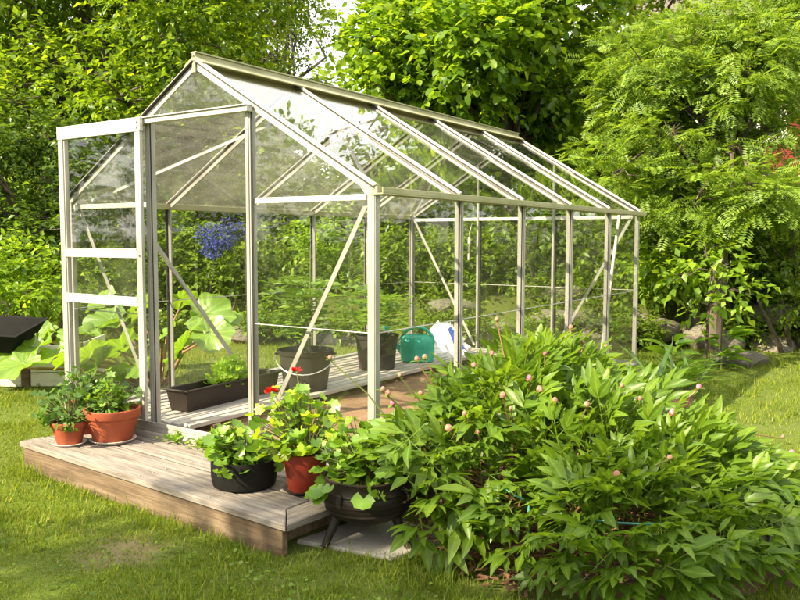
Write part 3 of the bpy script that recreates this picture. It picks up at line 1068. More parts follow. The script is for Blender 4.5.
# ------------------------------------------------------------------ inside: earth and slatted boards
mb = MB()
g = np.random.default_rng(9)
xs, ys = np.linspace(-W + .052, -.052, 24), np.linspace(.05, L - .05, 40)
for y in ys:
    for x in xs:
        mb.v.append((x, y, .12 + .012 * math.sin(9 * x + 3 * y) + g.uniform(0, .012)))
for j in range(39):
    for i in range(23):
        mb.f.append((j * 24 + i, j * 24 + i + 1, (j + 1) * 24 + i + 1, (j + 1) * 24 + i))
        mb.s.append(True)
o = mb.build('greenhouse_soil', M['bare_soil'])
o['kind'] = 'structure'
duck = thing('slatted_boards', 'grey slatted duckboards lying along the inside of the glass wall', 'duckboard', (-1.75, L / 2, .117))
nsl = 11
for i in range(nsl):
    x = -2.12 + i * .078
    o = MB().box((x - .029 + 1.75, -L / 2 + .07 + random.uniform(0, .03), .052), (x + .029 + 1.75, L / 2 - .08, .076)).build('slat', M['slat'], duck, .003)
for y in (-1.6, -.8, 0, .8, 1.6):
    MB().box((-.42, y, 0), (.46, y + .05, .05)).build('bearer', M['wood_brown'], duck)
SZ = .193

# ------------------------------------------------------------------ single leaves shared by the potted plants
def fan_leaf(name, mat, lobes=7, notch=.18, cup=.16, seed=0, ruff=.05):
    """round scalloped leaf on its stalk; length 1 across"""
    rr = random.Random(seed)
    v = [(0.0, 0, 0)]
    n = lobes * 2 + 1
    for i in range(n):
        a = R(-150) + R(300) * i / (n - 1)
        r = .5 * (1 - (notch if i % 2 == 0 else 0)) * rr.uniform(.93, 1.07)
        v.append((.12 + r * math.cos(a) * 1.02, r * math.sin(a), cup * (r * 2) ** 2 * .5 + rr.uniform(-ruff, ruff)))
    me = bpy.data.meshes.new(name)
    me.from_pydata(v, [], [(0, i, i + 1) for i in range(1, n)])
    me.materials.append(M[mat])
    me.polygons.foreach_set('use_smooth', [True] * (n - 1))
    me.update()
    return me


def blade_leaf(name, mat, wr=.5, fold=.1, droop=.15, seg=5, ruff=0.0, seed=0):
    """pointed leaf with a folded midrib"""
    rr = random.Random(seed)
    v, f = [], []
    for i in range(seg + 1):
        t = i / seg
        w = wr * .5 * math.sin(math.pi * min(1, t * .93 + .04)) ** .8 * (1 if i < seg else 0)
        z = -droop * t * t
        v += [(t, -w, z + fold * w * 2 + rr.uniform(-ruff, ruff)), (t, 0, z), (t, w, z + fold * w * 2 + rr.uniform(-ruff, ruff))]
    for i in range(seg):
        a, b = i * 3, i * 3 + 3
        f += [(a, a + 1, b + 1, b), (a + 1, a + 2, b + 2, b + 1)]
    me = bpy.data.meshes.new(name)
    me.from_pydata(v, [], f)
    me.materials.append(M[mat])
    me.polygons.foreach_set('use_smooth', [True] * len(f))
    me.update()
    return me


def orient(o, loc, T, Nn, s):
    T = unit(np.array(T, float))
    Nn = np.array(Nn, float)
    Nn = unit(Nn - (Nn @ T) * T)
    B = np.cross(Nn, T)
    m = Matrix([[T[0], B[0], Nn[0], 0], [T[1], B[1], Nn[1], 0], [T[2], B[2], Nn[2], 0], [0, 0, 0, 1]])
    o.location = tuple(loc)
    o.rotation_euler = m.to_euler()
    o.scale = (s, s, s)


def leaf_part(me, parent, loc, T, Nn, s, name='leaf'):
    o = bpy.data.objects.new(name, me)
    orient(o, loc, T, Nn, s)
    return link(o, parent)


GER = [fan_leaf('geranium_leaf', 'lf_pot', 7, .14, .3, i, .03) for i in range(4)]
PAR = [fan_leaf('parsley_leaf', 'lf_potdk', 5, .34, .22, 10 + i, .05) for i in range(4)]
PARL = [fan_leaf('parsley_leaf', 'lf_pot', 5, .34, .22, 20 + i, .05) for i in range(3)]
LIME = [fan_leaf('lime_leaf', 'lf_yellow', 6, .2, .28, 30 + i, .04) for i in range(3)]
LET = [fan_leaf('lettuce_leaf', 'lf_lettuce', 6, .22, .5, 40 + i, .07) for i in range(4)]
WEED = [blade_leaf('weed_leaf', 'lf_pot', .5, .2, .25, 4, .02, 3)]


def ball_of_leaves(root, meshes, n, z0, rx, rz, size, seed, zc=0.0, low=-.15, lean=(0, 0), skip=None, stem_mat='stem', flat=.55):
    """leaves on stalks filling a loose dome above the rim"""
    g = np.random.default_rng(seed)
    stalks = MB()
    made = 0
    while made < n:
        d = rand_dirs(1, g)[0]
        if d[2] < low:
            continue
        rad = g.uniform(.35, 1.0) ** .6
        wob = 1 + .22 * math.sin(3 * math.atan2(d[1], d[0]) + seed) + .12 * g.normal()
        p = np.array([lean[0] * max(d[2], 0) + d[0] * rx * rad * wob, lean[1] * max(d[2], 0) + d[1] * rx * rad * wob, z0 + zc + d[2] * rz * rad * wob])
        out = np.array([d[0], d[1], 0])
        Nn = unit(d * .7 + np.array([0, 0, flat]) + g.normal(size=3) * .28)
        T = unit(out + g.normal(size=3) * .5)
        leaf_part(meshes[g.integers(len(meshes))], root, p, T, Nn, size * g.uniform(.65, 1.3))
        b = np.array([d[0] * rx * .15, d[1] * rx * .15, z0 - .01])
        stalks.tube([b, (b + p) / 2 + np.array([0, 0, .02]), p], [.0028, .0022, .0016], 4, False)
        made += 1
    o = stalks.build('stalks', M[stem_mat], root)
    o['kind'] = 'stuff'


def pot(root, prof, mat, soil_r, soil_z, seg=40, name='pot'):
    MB().lathe(prof, seg).build(name, M[mat], root)
    mb = MB().lathe([(soil_r, soil_z - .004), (soil_r * .96, soil_z), (soil_r * .6, soil_z + .006), (.001, soil_z + .009)], 24, wob=.01)
    mb.build('soil', M['soil'], root)


def rim_pot(rt, rb, h, rim_h, rim_t=.010, wall=.008, z0=0.0):
    return [(rb * .95, z0), (rb, z0 + .004), (rt - rim_t * .9, z0 + h - rim_h - .004), (rt - .002, z0 + h - rim_h), (rt, z0 + h - rim_h + .004),
            (rt + .003, z0 + h - .004), (rt, z0 + h), (rt - wall, z0 + h), (rt - wall - .003, z0 + h - .006), (rt - wall * 1.8, z0 + h - .045)]


def saucer(root, r, h, mat):
    MB().lathe([(r * .78, 0), (r * .82, .001), (r, h), (r - .004, h + .001), (r * .82, .006), (.001, .005)], 36).build('saucer', M[mat], root)


# small terracotta pot at the end of the step
p = thing('potted_plant', 'small terracotta pot of dark parsley-like leaves spilling over, on white saucer', 'potted plant', (-1.675, -.395, DTOP), 0.2, 'pot plants on the timber step')
saucer(p, .087, .014, 'saucer_white')
pot(p, rim_pot(.092, .062, .118, .026, z0=.007), 'terracotta', .082, .108)
ball_of_leaves(p, PAR, 150, .125, .15, .165, .046, 3, .03, -.45, (-.06, .03))
# larger pot
p = thing('potted_plant', 'wide terracotta pot of bright parsley on a pale saucer beside the door', 'potted plant', (-1.545, -.225, DTOP), 0, 'pot plants on the timber step')
saucer(p, .118, .017, 'saucer_white')
pot(p, rim_pot(.142, .098, .172, .045, z0=.008), 'terracotta', .13, .155)
ball_of_leaves(p, PARL + PAR[:2], 140, .165, .125, .165, .046, 4, .01, -.05, (.0, .02))
# pot behind
p = thing('potted_plant', 'tall terracotta pot with dense dark leaves half hidden behind two others', 'potted plant', (-1.85, -.19, DTOP), 0, 'pot plants on the timber step')
pot(p, rim_pot(.098, .068, .2, .032), 'terracotta', .086, .185)
ball_of_leaves(p, PAR, 130, .19, .155, .16, .05, 5, .01, -.2, (.02, 0))

# black low pot
p = thing('potted_plant', 'low wide black fabric planter with strawberry-like round leaves', 'potted plant', (-.43, -.375, DTOP), .4, 'pot plants on the timber step')
MB().lathe([(.124, 0), (.134, .008), (.142, .05), (.143, .105), (.141, .122), (.136, .124), (.131, .118), (.129, .08)], 40, wob=.006, seed=3).build('pot', M['black_matt'], p)
MB().lathe([(.13, .088), (.08, .098), (.001, .1)], 24).build('soil', M['soil'], p)
ball_of_leaves(p, GER, 170, .105, .14, .17, .05, 7, .0, -.12, (-.05, -.03))

# red pot with geranium
p = thing('potted_geranium', 'red plastic pot of yellow-green geranium with scarlet flowers on dark saucer', 'potted plant', (-.155, -.29, DTOP), 0, 'pot plants on the timber step')
saucer(p, .098, .016, 'brown_plastic')
pot(p, rim_pot(.098, .072, .165, .02, .004, .004, .007), 'red_plastic', .09, .145)
ball_of_leaves(p, GER + LIME, 280, .165, .19, .235, .053, 8, .02, -.08, (-.04, .02))
gq = np.random.default_rng(91)
petal = blade_leaf('petal', 'red_petal', .8, .15, .1, 3)
for (px, py, dep) in ((272, 393, 3.45), (297, 373, 3.5)):
    e = at(px, py, dep) - np.array([-.155, -.29, DTOP])
    MB().tube([(0, 0, .2), (e[0] * .5, e[1] * .5, (e[2] + .2) * .55), e], [.003, .0025, .002], 5, False).build('flower_stalk', M['stem'], p)
    head = MB().lathe([(.001, -.006), (.006, 0), (.001, .006)], 8, tuple(e)).build('flower_head', M['stem'], p)
    for i in range(14 if px < 280 else 7):
        d = rand_dirs(1, gq)[0]
        d[2] = abs(d[2]) * .8
        leaf_part(petal, head, e + d * .012, d, gq.normal(size=3) + np.array([0, 0, .6]), .024, 'petal')

# cauldron
p = thing('cauldron_planter', 'rusty black three-legged iron cauldron planted with trailing round leaves', 'planter', (.205, -.335, .022), -.15)
p.scale = (1.17, 1.17, 1.0)
cb = .088
prof = [(.03, cb), (.09, cb + .004), (.128, cb + .026), (.148, cb + .07), (.15, cb + .105), (.146, cb + .118), (.149, cb + .124), (.146, cb + .131), (.143, cb + .16), (.147, cb + .168),
        (.149, cb + .175), (.142, cb + .178), (.134, cb + .172), (.133, cb + .12)]
MB().lathe(prof, 44).build('pot', M['iron'], p)
for z, rr_ in ((cb + .052, .1405), (cb + .088, .1505)):
    MB().lathe([(rr_ - .004, z - .005), (rr_ + .003, z - .003), (rr_ + .003, z + .003), (rr_ - .004, z + .005)], 44).build('band', M['iron'], p)
MB().lathe([(.135, cb + .145), (.08, cb + .155), (.001, cb + .158)], 24).build('soil', M['soil'], p)
for a in (252, 12, 132):
    c, s = math.cos(R(a)), math.sin(R(a))
    MB().tube([(c * .105, s * .105, cb + .04), (c * .135, s * .135, cb - .03), (c * .156, s * .156, .01), (c * .163, s * .163, 0)], [.018, .015, .0125, .014], 10).build('leg', M['iron'], p)
for a in (5, 185):
    c, s = math.cos(R(a)), math.sin(R(a))
    pts = [(c * (.147 + .03 * math.sin(t)), s * (.147 + .03 * math.sin(t)), cb + .12 + .026 * math.cos(t)) for t in np.linspace(0, math.pi, 9)]
    MB().tube(pts, .006, 7).build('handle', M['iron'], p)
MB().box((.012, -.158, cb + .085), (.032, -.145, cb + .135)).build('lug', M['iron'], p, .004)
ball_of_leaves(p, GER + PARL[:1], 240, cb + .165, .155, .19, .048, 9, .02, -.42, (-.02, .0))
# a few runners hanging over the rim
gq = np.random.default_rng(19)
for i in range(14):
    a = R(gq.uniform(190, 345))
    z = cb + .165 - gq.uniform(0, .055)
    d = np.array([math.cos(a), math.sin(a), 0])
    leaf_part(GER[i % 4], p, d * gq.uniform(.15, .185) + np.array([0, 0, z]), d + np.array([0, 0, -.9]), d + np.array([0, 0, .35]), gq.uniform(.045, .08))

# weeds growing along the sill
gq = np.random.default_rng(23)
for i, (x, label) in enumerate(((-1.25, 'small leafy weed in the gap below the door opening, beside the door frame'), (-1.03, 'sprawling leafy weed between sill and plank, middle of the door opening'),
                                (-.83, 'leafy weed at the sill just behind the black planter'))):
    p = thing('weed', label, 'weed', (x, -.075, DTOP), 0, 'weeds along the sill')
    for j in range(60 if i else 34):
        a = gq.uniform(0, 6.28)
        d = np.array([math.cos(a), math.sin(a) * .5, gq.uniform(.1, 1.0)])
        b = np.array([gq.normal(0, .055 if i else .025), gq.normal(0, .012), gq.uniform(0, .04)])
        leaf_part(WEED[0], p, b, d, np.array([0, 0, 1.0]) + gq.normal(size=3) * .3, gq.uniform(.025, .05))
    MB().tube([(-.08, 0, .006), (0, .004, .014), (.08, -.004, .006)], [.002, .003, .002], 5).build('stem', M['stem'], p)

# ------------------------------------------------------------------ inside the glasshouse
# trough
p = thing('trough_planter', 'long dark brown plastic trough with a clump of pale lettuce inside', 'planter', (-1.66, .70, SZ), R(90 + 3))
Lt, Wt, Ht, tp = .84, .17, .135, .022


def ring(l, w, z):
    return [(-l / 2, -w / 2, z), (l / 2, -w / 2, z), (l / 2, w / 2, z), (-l / 2, w / 2, z)]


mb = MB()
lv = [ring(Lt - 2 * tp, Wt - 2 * tp * .7, 0), ring(Lt, Wt, Ht - .012), ring(Lt + .03, Wt + .03, Ht - .01), ring(Lt + .03, Wt + .03, Ht), ring(Lt - .012, Wt - .012, Ht), ring(Lt - .03, Wt - .03, Ht - .05)]
v = [q for l in lv for q in l]
f = [(3, 2, 1, 0)]
for i in range(len(lv) - 1):
    f += [(i * 4 + j, i * 4 + (j + 1) % 4, i * 4 + 4 + (j + 1) % 4, i * 4 + 4 + j) for j in range(4)]
mb.add(v, f)
mb.build('trough', M['brown_plastic'], p, .004)
MB().box((-Lt / 2 + .02, -Wt / 2 + .02, .08), (Lt / 2 - .02, Wt / 2 - .02, Ht - .055)).build('soil', M['soil'], p)
let = bpy.data.objects.new('lettuce', None)
let.empty_display_size = .05
let.location = (.02, 0, Ht - .06)
link(let, p)
gq = np.random.default_rng(4)
for i in range(150):
    d = rand_dirs(1, gq)[0]
    d[2] = abs(d[2])
    q = d * np.array([.17, .11, .18]) * gq.uniform(.5, 1) + np.array([0, 0, .02])
    leaf_part(LET[i % 4], let, q, d + np.array([0, 0, .4]) + gq.normal(size=3) * .3, d * .4 + np.array([0, 0, .8]), gq.uniform(.035, .06))

# tomato plants
TOMV = pinnate(4, .42, .2, .35)


def tomato_mesh(i):
    me = tri_mesh('tomato_leaf', TOMV[0] + np.random.default_rng(i).normal(size=TOMV[0].shape) * .012, TOMV[1])
    me.materials.append(M['lf_tomato'])
    return me


TOM = [tomato_mesh(i) for i in range(3)]


def tomato(root, z0, h, n, spread, seed):
    g = np.random.default_rng(seed)
    pts = [(0, 0, z0), (.01, .012, z0 + h * .4), (-.012, .01, z0 + h * .75), (.01, 0, z0 + h)]
    MB().tube(pts, [.007, .006, .005, .003], 6).build('stem', M['stem'], root)
    for i in range(n):
        t = .3 + .7 * (i + .5) / n
        a = 2.4 * i + g.uniform(-.4, .4)
        d = np.array([math.cos(a), math.sin(a), g.uniform(.1, .5)])
        leaf_part(TOM[i % 3], root, (0, 0, z0 + h * t), d, np.array([0, 0, 1.]), spread * g.uniform(.7, 1.15))


def bucket(root, rt, rb, h, mat, handle=True):
    pot(root, [(rb * .96, 0), (rb, .004), (rt - .012, h - .03), (rt - .004, h - .028), (rt, h - .012), (rt + .004, h), (rt - .006, h + .001), (rt - .012, h - .01), (rt - .02, h - .08)], mat, rt - .022, h - .06, name='bucket')
    if handle:
        pts = [((rt + .012) * math.cos(t), -(rt + .02) * math.sin(t) * .95, h - .03 - .115 * math.sin(t)) for t in np.linspace(0, math.pi, 15)]
        MB().tube(pts, .004, 6).build('handle', M['galv'], root)
        for s in (-1, 1):
            MB().lathe([(.016, -.006), (.016, .006)], 10, (s * (rt + .004), 0, h - .03)).build('lug', M[mat], root)


p = thing('bucket_planter', 'charcoal plastic bucket with wire handle holding a staked tomato seedling', 'bucket', (-1.50, 1.28, SZ), R(35))
bucket(p, .19, .145, .27, 'grey_plastic')
tomato(p, .22, .52, 30, .27, 5)
MB().tube([(.03, .02, .2), (.035, .03, .95)], .005, 6).build('stake', M['stem'], p)
p = thing('tub_planter', 'taller charcoal plastic tub without handle growing a bushy tomato plant', 'tub', (-1.60, 2.25, SZ), 0)
bucket(p, .175, .14, .27, 'grey_plastic', False)
tomato(p, .22, .36, 32, .27, 6)
# watering can
p = thing('watering_can', 'teal plastic watering can standing on the grey slats', 'watering can', (-1.535, 2.74, SZ), R(20))
MB().lathe([(.11, 0), (.125, .008), (.135, .1), (.132, .17), (.118, .205), (.095, .222), (.08, .224), (.075, .218), (.07, .19)], 32, (0, 0, 0), 1.1, .8).build('body', M['teal'], p)
pts = [(.13 * math.cos(t) * 1.05, 0, .17 + .115 * math.sin(t)) for t in np.linspace(-.35, math.pi * .98, 16)]
MB().tube(pts, .014, 9).build('handle', M['teal'], p)
MB().tube([(-.10, 0, .05), (-.17, 0, .12), (-.225, 0, .215), (-.25, 0, .25)], [.03, .022, .017, .017], 10).build('spout', M['teal'], p)
MB().lathe([(.016, 0), (.02, .005), (.042, .03), (.044, .036), (.001, .044)], 18, (-.262, 0, .245)).build('rose', M['teal'], p)

# sack
p = thing('plastic_sack', 'crumpled white plastic soil sack with a blue print, slumped on the slats', 'sack', (-1.55, 3.17, SZ), R(28))
v, f = [], []
gq = np.random.default_rng(8)
nr_, nc = 9, 20
for i in range(nr_):
    t = i / (nr_ - 1)
    wd_, dp = .235 * (1 - .72 * t ** 1.3), .12 * (1 - .9 * t)
    for j in range(nc):
        a = 2 * math.pi * j / nc
        k = 1 + .09 * gq.normal() * (t > 0)
        v.append((wd_ * abs(math.cos(a)) ** .7 * np.sign(math.cos(a)) * k - .02 * t + .03 * t, dp * abs(math.sin(a)) ** .8 * np.sign(math.sin(a)) * k, .285 * t + .012 * gq.normal() * (t > 0)))
for i in range(nr_ - 1):
    for j in range(nc):
        k = (j + 1) % nc
        f.append((i * nc + j, i * nc + k, i * nc + nc + k, i * nc + nc + j))
mb = MB().add(v, f, False)
o = mb.build('bag', M['white_plastic'], p)
mb = MB()
mb.add([(.205, -.062, .06), (.125, -.105, .075), (.05, -.062, .235), (.075, -.045, .26), (.135, -.045, .18)], [(0, 4, 3, 2, 1)])
mb.build('printed_panel', M['blue_print'], p)

# cord with pegs hanging on the rear glazing bar
p = thing('hanging_cord', 'short pale cord with pegs tied to a rear glazing bar', 'cord', (-1.52, L - .06, 1.36), 0)
MB().tube([(0, 0, 0), (-.02, -.01, -.09), (-.012, -.012, -.16), (-.03, -.012, -.33)], .004, 5).build('cord', M['saucer_white'], p)
for z in (-.16, -.24, -.31):
    MB().box((-.032, -.022, z - .03), (-.018, -.008, z + .03)).build('peg', M['saucer_white'], p, .003)

# ------------------------------------------------------------------ peony
PA, PB, PC = (.50, .60, .48, 1.12, .70), (1.10, .29, .61, .82, .46), (.85, .42, .62, .85, .58)


def dome_h(x, y):
    z = 0.0
    for cx_, cy_, a, b, h in (PA, PB, PC):
        r = math.hypot((x - cx_) / a, (y - cy_) / b)
        if r < 1:
            z = max(z, h * (1 - r ** 2.6) ** .6)
    return z


def leaflet(u0, v0, z0, ang, ln, wr, V, F, g, droop):
    """lanceolate folded leaflet in the leaf's own plane"""
    ca, sa = math.cos(ang), math.sin(ang)
    k = len(V)
    prof = ((0, 0), (.22, .62), (.5, 1.0), (.78, .62), (1, 0))
    tw = g.normal(0, .12)
    for t, w in prof:
        hw = w * wr * ln * .5
        z = z0 - droop * ln * t * t + g.normal(0, .004)
        if w == 0:
            V.append((u0 + ca * ln * t, v0 + sa * ln * t, z))
        else:
            for s in (-1, 0, 1):
                V.append((u0 + ca * ln * t - sa * hw * s, v0 + sa * ln * t + ca * hw * s, z + (abs(s) * hw * .38) + s * hw * tw))
    F += [(k, k + 2, k + 1), (k, k + 3, k + 2)]
    for r_ in (0, 1):
        a, b = k + 1 + 3 * r_, k + 4 + 3 * r_
        F += [(a, a + 1, b + 1), (a, b + 1, b), (a + 1, a + 2, b + 2), (a + 1, b + 2, b + 1)]
    F += [(k + 7, k + 8, k + 10), (k + 8, k + 9, k + 10)]


def peony_leaf(seed, small=1.0, wid=1.0):
    g = np.random.default_rng(seed)
    V, F = [], []
    # stalk strip
    def strip(a, b, w):
        k = len(V)
        a, b = np.array(a), np.array(b)
        s = unit(np.cross(b - a, UP)) * w
        V.extend([tuple(a - s), tuple(a + s), tuple(b + s), tuple(b - s)])
        F.extend([(k, k + 1, k + 2), (k, k + 2, k + 3)])
    strip((0, 0, 0), (.13, 0, .0), .0022)
    heads = []
    for ang, st in ((0, .15), (R(48), .13), (R(-48), .13)):
        l2 = .055 if ang else .06
        bx, by = st + l2 * math.cos(ang), l2 * math.sin(ang)
        strip((.13, 0, 0), (bx, by, -.004), .0017)
        heads.append((ang, bx, by))
    STRIPS = len(V)
    for ang, bx, by in heads:
        n = 3 if not ang else g.integers(2, 4)
        for j in range(n):
            da = (0, R(38), R(-38))[j] + g.normal(0, .1)
            leaflet(bx, by, -.004, ang * .8 + da, g.uniform(.092, .138) * (1 if j == 0 else .85), g.uniform(.27, .38) * wid, V, F, g, g.uniform(.1, .55))
    V = np.array(V) * small
    rib = np.ones(len(V))
    for k in range(STRIPS, len(V), 11):
        for q_ in (1, 3, 4, 6, 7, 9):
            rib[k + q_] = 0
    me = tri_mesh('peony_leaf', V, F, True, rib)
    me.materials.append(M['lf_peony'])
    return me, V, np.array(F), rib


PL = [peony_leaf(100 + i, 1.0, 1.0 if i < 10 else 1.14) for i in range(20)]
peony = thing('peony_bush', 'big leafy peony bush with pink buds growing along the greenhouse side', 'peony bush', (.7, .45, 0))
PO = np.array([.7, .45, 0])
g = np.random.default_rng(42)
cand = []
while len(cand) < 1080:
    uu = g.uniform()
    wch = PA if uu < .42 else (PB if uu < .78 else PC)
    r, a = g.uniform(0, 1) ** .55, g.uniform(0, 6.2832)
    x, y = wch[0] + wch[2] * r * math.cos(a), wch[1] + wch[3] * r * math.sin(a)
    h = wch[4] * (1 - r ** 2.6) ** .6
    dh = dome_h(x, y)
    if h < dh - .08 or x < .05:
        continue
    q = g.uniform(0, 1) ** .7
    z = max(.09, h * (.35 + .65 * q) if r < .9 else g.uniform(.10, .3))
    if y < -.02 and x < .5 and z < .36:      # open skirt beside the slab
        if g.uniform() < .5:
            continue
        z = g.uniform(.36, .46)
    out = np.array([math.cos(a) / wch[2], math.sin(a) / wch[3], 0])
    out = unit(out)
    rise = np.clip((z / wch[4]) * 1.3 - .25, -.1, 1.0) * (1.3 - r) * 1.6
    d = unit(out * (0.35 + r * .75) + np.array([0, 0, rise]) + g.normal(size=3) * .42)
    cand.append((np.array([x, y, z]), d, q))
cand.sort(key=lambda c: -(c[2] + .25 * (unit(c[0] - CAM) @ _f) - .12 * np.linalg.norm(c[0] - CAM)))
bulkV, bulkF, bulkR, nb_ = [], [], [], 0
stems = MB()
for i, (p_, d, q) in enumerate(cand):
    up = np.array([0, 0, 1.0]) + g.normal(size=3) * .3 + np.array([TO_SUN.x, TO_SUN.y, 0]) * .25
    s = g.uniform(.68, 1.15) * (1.0 if p_[2] > .34 else .86)
    o_ = p_ - d * .17 * s
    o_[0] = max(o_[0], .06)
    li = i % 10 + (10 if p_[2] < .34 else 0)
    if i < 300:
        leaf_part(PL[li][0], peony, o_ - PO, d, up, s)
    else:
        tv, tf = PL[li][1], PL[li][2]
        V, F = place((tv, tf), (o_ - PO)[None], d[None], up[None], s, 1.0)
        bulkV.append(V)
        bulkR.append(PL[li][3])
        bulkF.append(F + nb_)
        nb_ += len(V)
    if i % 4 == 0 and p_[2] > .22:
        root_ = np.array([.62 + g.normal(0, .13) + (p_[0] - .7) * .35, .5 + g.normal(0, .2) + (p_[1] - .5) * .5, .02])
        stems.tube([root_ - PO, (root_ * .45 + o_ * .55) + np.array([0, 0, .06]) - PO, o_ - PO], [.0055, .0045, .003], 5, False)
me = tri_mesh('inner_leaves', np.concatenate(bulkV), np.concatenate(bulkF), True, np.concatenate(bulkR))
me.materials.append(M['lf_peony'])
o = link(bpy.data.objects.new('inner_leaves', me), peony)
o['kind'] = 'stuff'
o = stems.build('stems', M['stem_red'], peony)
o['kind'] = 'stuff'
# buds: direction in the photograph, colour (0 closed, 1 pink), size
BUDS = [(388, 393, 0, .9), (393, 403, 1, .9), (383, 389, 0, .8), (417, 359, 0, .9), (425, 357, 0, .9), (449, 428, 0, 1.1), (421, 393, 0, .8), (433, 389, 0, .7), (474, 365, 0, .9), (492, 353, 0, .8),
        (503, 395, 0, 1), (529, 378, 1, 1.0), (540, 389, 0, 1.1), (555, 400, 0, .9), (571, 327, 0, 1.0), (583, 342, 0, .7), (597, 386, 0, 1.1), (587, 404, 0, .9), (622, 385, 0, .7), (673, 412, 1, 1.15),
        (699, 386, 1, .9), (670, 457, 0, .7), (617, 474, 0, 1.0), (760, 499, 0, 1.0), (792, 452, 1, 1.25), (783, 436, 0, .8), (606, 346, 0, .8), (465, 413, 0, .7), (478, 432, 0, .6), (511, 408, 0, .6),
        (545, 353, 0, .8), (497, 319, 0, .9), (640, 398, 0, .7), (330, 358, 0, .8), (400, 375, 0, .6)]
for (px, py, pk, s) in BUDS:
    ry = unit(at(px, py, 1.0) - CAM)
    hit = None
    for t in np.arange(2.4, 5.6, .02):
        q_ = CAM + ry * t
        if dome_h(q_[0], q_[1]) > q_[2] - .05:
            hit = q_
            break
    if hit is None:
        best = min(np.arange(2.6, 4.6, .05), key=lambda t: abs((CAM + ry * t)[2] - dome_h((CAM + ry * t)[0], (CAM + ry * t)[1]) - .05) + max(0, .12 - (CAM + ry * t)[0]) * 9)
        hit = CAM + ry * best
    if px == 330:
        hit = at(330, 358, 3.35)
    rb_ = .0132 * s
    loc = hit - PO
    e = MB().lathe([(.001, -rb_ * 1.0), (rb_ * .7, -rb_ * .75), (rb_, -rb_ * .05), (rb_ * .82, rb_ * .6), (rb_ * .4, rb_ * .98), (.001, rb_ * 1.1)], 14, (0, 0, 0), wob=.03, seed=px)
    b = e.build('flower_bud', M['bud_pink' if pk else 'bud'], peony)
    b.location = tuple(loc)
    b.rotation_euler = (g.normal(0, .3), g.normal(0, .3), g.uniform(0, 6))
    for j in range(4):
        a = R(90 * j) + g.normal(0, .2)
        leaf_part(WEED[0], b, (math.cos(a) * rb_ * .6, math.sin(a) * rb_ * .6, -rb_ * .8), (math.cos(a), math.sin(a), g.uniform(-.3, .7)), (0, 0, 1), rb_ * g.uniform(1.3, 2.6), 'sepal')
    foot = np.array([.6 + (hit[0] - .6) * .55, hit[1] + (.5 - hit[1]) * .35, max(.1, hit[2] * .35)]) - PO
    MB().tube([foot, foot * .4 + loc * .6 + np.array([0, 0, .03]), loc - np.array([0, 0, rb_ * .9])], [.0042, .0036, .003], 5, False).build('flower_stem', M['stem_red' if px % 2 else 'stem'], peony)

# wire hoop that holds the bush
p = thing('plant_support', 'thin turquoise wire hoop on stakes around the peony', 'plant support', (.98, .42, 0), 0)
pts = [(.52 * math.cos(t), .66 * math.sin(t), .25 + .015 * math.sin(2 * t)) for t in np.linspace(0, 2 * math.pi, 49)]
MB().tube(pts, .0038, 6, False).build('hoop', M['turquoise_wire'], p)
for a in (255, 10, 130):
    c_, s_ = .52 * math.cos(R(a)), .66 * math.sin(R(a))
    MB().tube([(c_, s_, -.05), (c_, s_, .255)], .004, 6).build('stake', M['turquoise_wire'], p)

# ------------------------------------------------------------------ boulder wall behind the lawn
import bmesh


def boulder_mesh(seed):
    g = np.random.default_rng(seed)
    bm = bmesh.new()
    bmesh.ops.create_icosphere(bm, subdivisions=3, radius=1)
    dirs = rand_dirs(9, g)
    cut = g.uniform(.62, .95, 9)
    for v in bm.verts:
        p = np.array(v.co)
        for d, c in zip(dirs, cut):
            k = p @ d
            if k > c:
                p = p - d * (k - c) * .85
        p = p * (1 + .05 * math.sin(5 * p[0] + seed) * math.cos(4 * p[1]))
        v.co = p
    me = bpy.data.meshes.new('stone')
    bm.to_mesh(me)
    bm.free()
    me.polygons.foreach_set('use_smooth', [True] * len(me.polygons))
    me.set_sharp_from_angle(angle=R(32))
    me.materials.append(M['stone'])
    return me


BM = [boulder_mesh(60 + i) for i in range(6)]
wall = thing('boulder_wall', 'low dry wall of big grey lichened boulders behind the lawn', 'stone wall', (BL[0], BL[1], 0))
g = np.random.default_rng(31)
TL = float(np.linalg.norm(BR - BL))
for course in range(2):
    t = -.3 + course * .2
    while t < TL + 1.6:
        w = g.uniform(.42, .85) if course == 0 else g.uniform(.38, .8)
        h = g.uniform(.24, .42) if course == 0 else g.uniform(.2, .36)
        pxy = BL + BD * (t + w / 2) + BN * ((-.05 if course == 0 else .12) + g.normal(0, .05))
        o = bpy.data.objects.new('stone', BM[g.integers(6)])
        o.location = (pxy[0] - BL[0], pxy[1] - BL[1], (.06 if course == 0 else .33) + g.normal(0, .05))
        o.scale = (w * .5, w * g.uniform(.36, .5), h * .55)
        o.rotation_euler = (g.normal(0, .12), g.normal(0, .12), math.atan2(BD[1], BD[0]) + g.normal(0, .25))
        if course == 0 or g.uniform() < .6:
            link(o, wall)
        t += w * g.uniform(.85, 1.05)
# loose stones at the foot of the bank, right
for (px, py, d, s, lb) in ((742, 342, 7.7, .20, 'flat weathered stone half sunk in the grass beside the sapling'), (668, 368, 6.3, .12, 'small brown stone edging the end of the flower bed')):
    q = at(px, py, d)
    o = bpy.data.objects.new('loose_stone', BM[2])
    o.location = (q[0], q[1], .04)
    o.scale = (s * 1.5, s, s * .55)
    o.rotation_euler = (.1, .05, .6)
    link(o)
    tag(o, lb, 'stone')

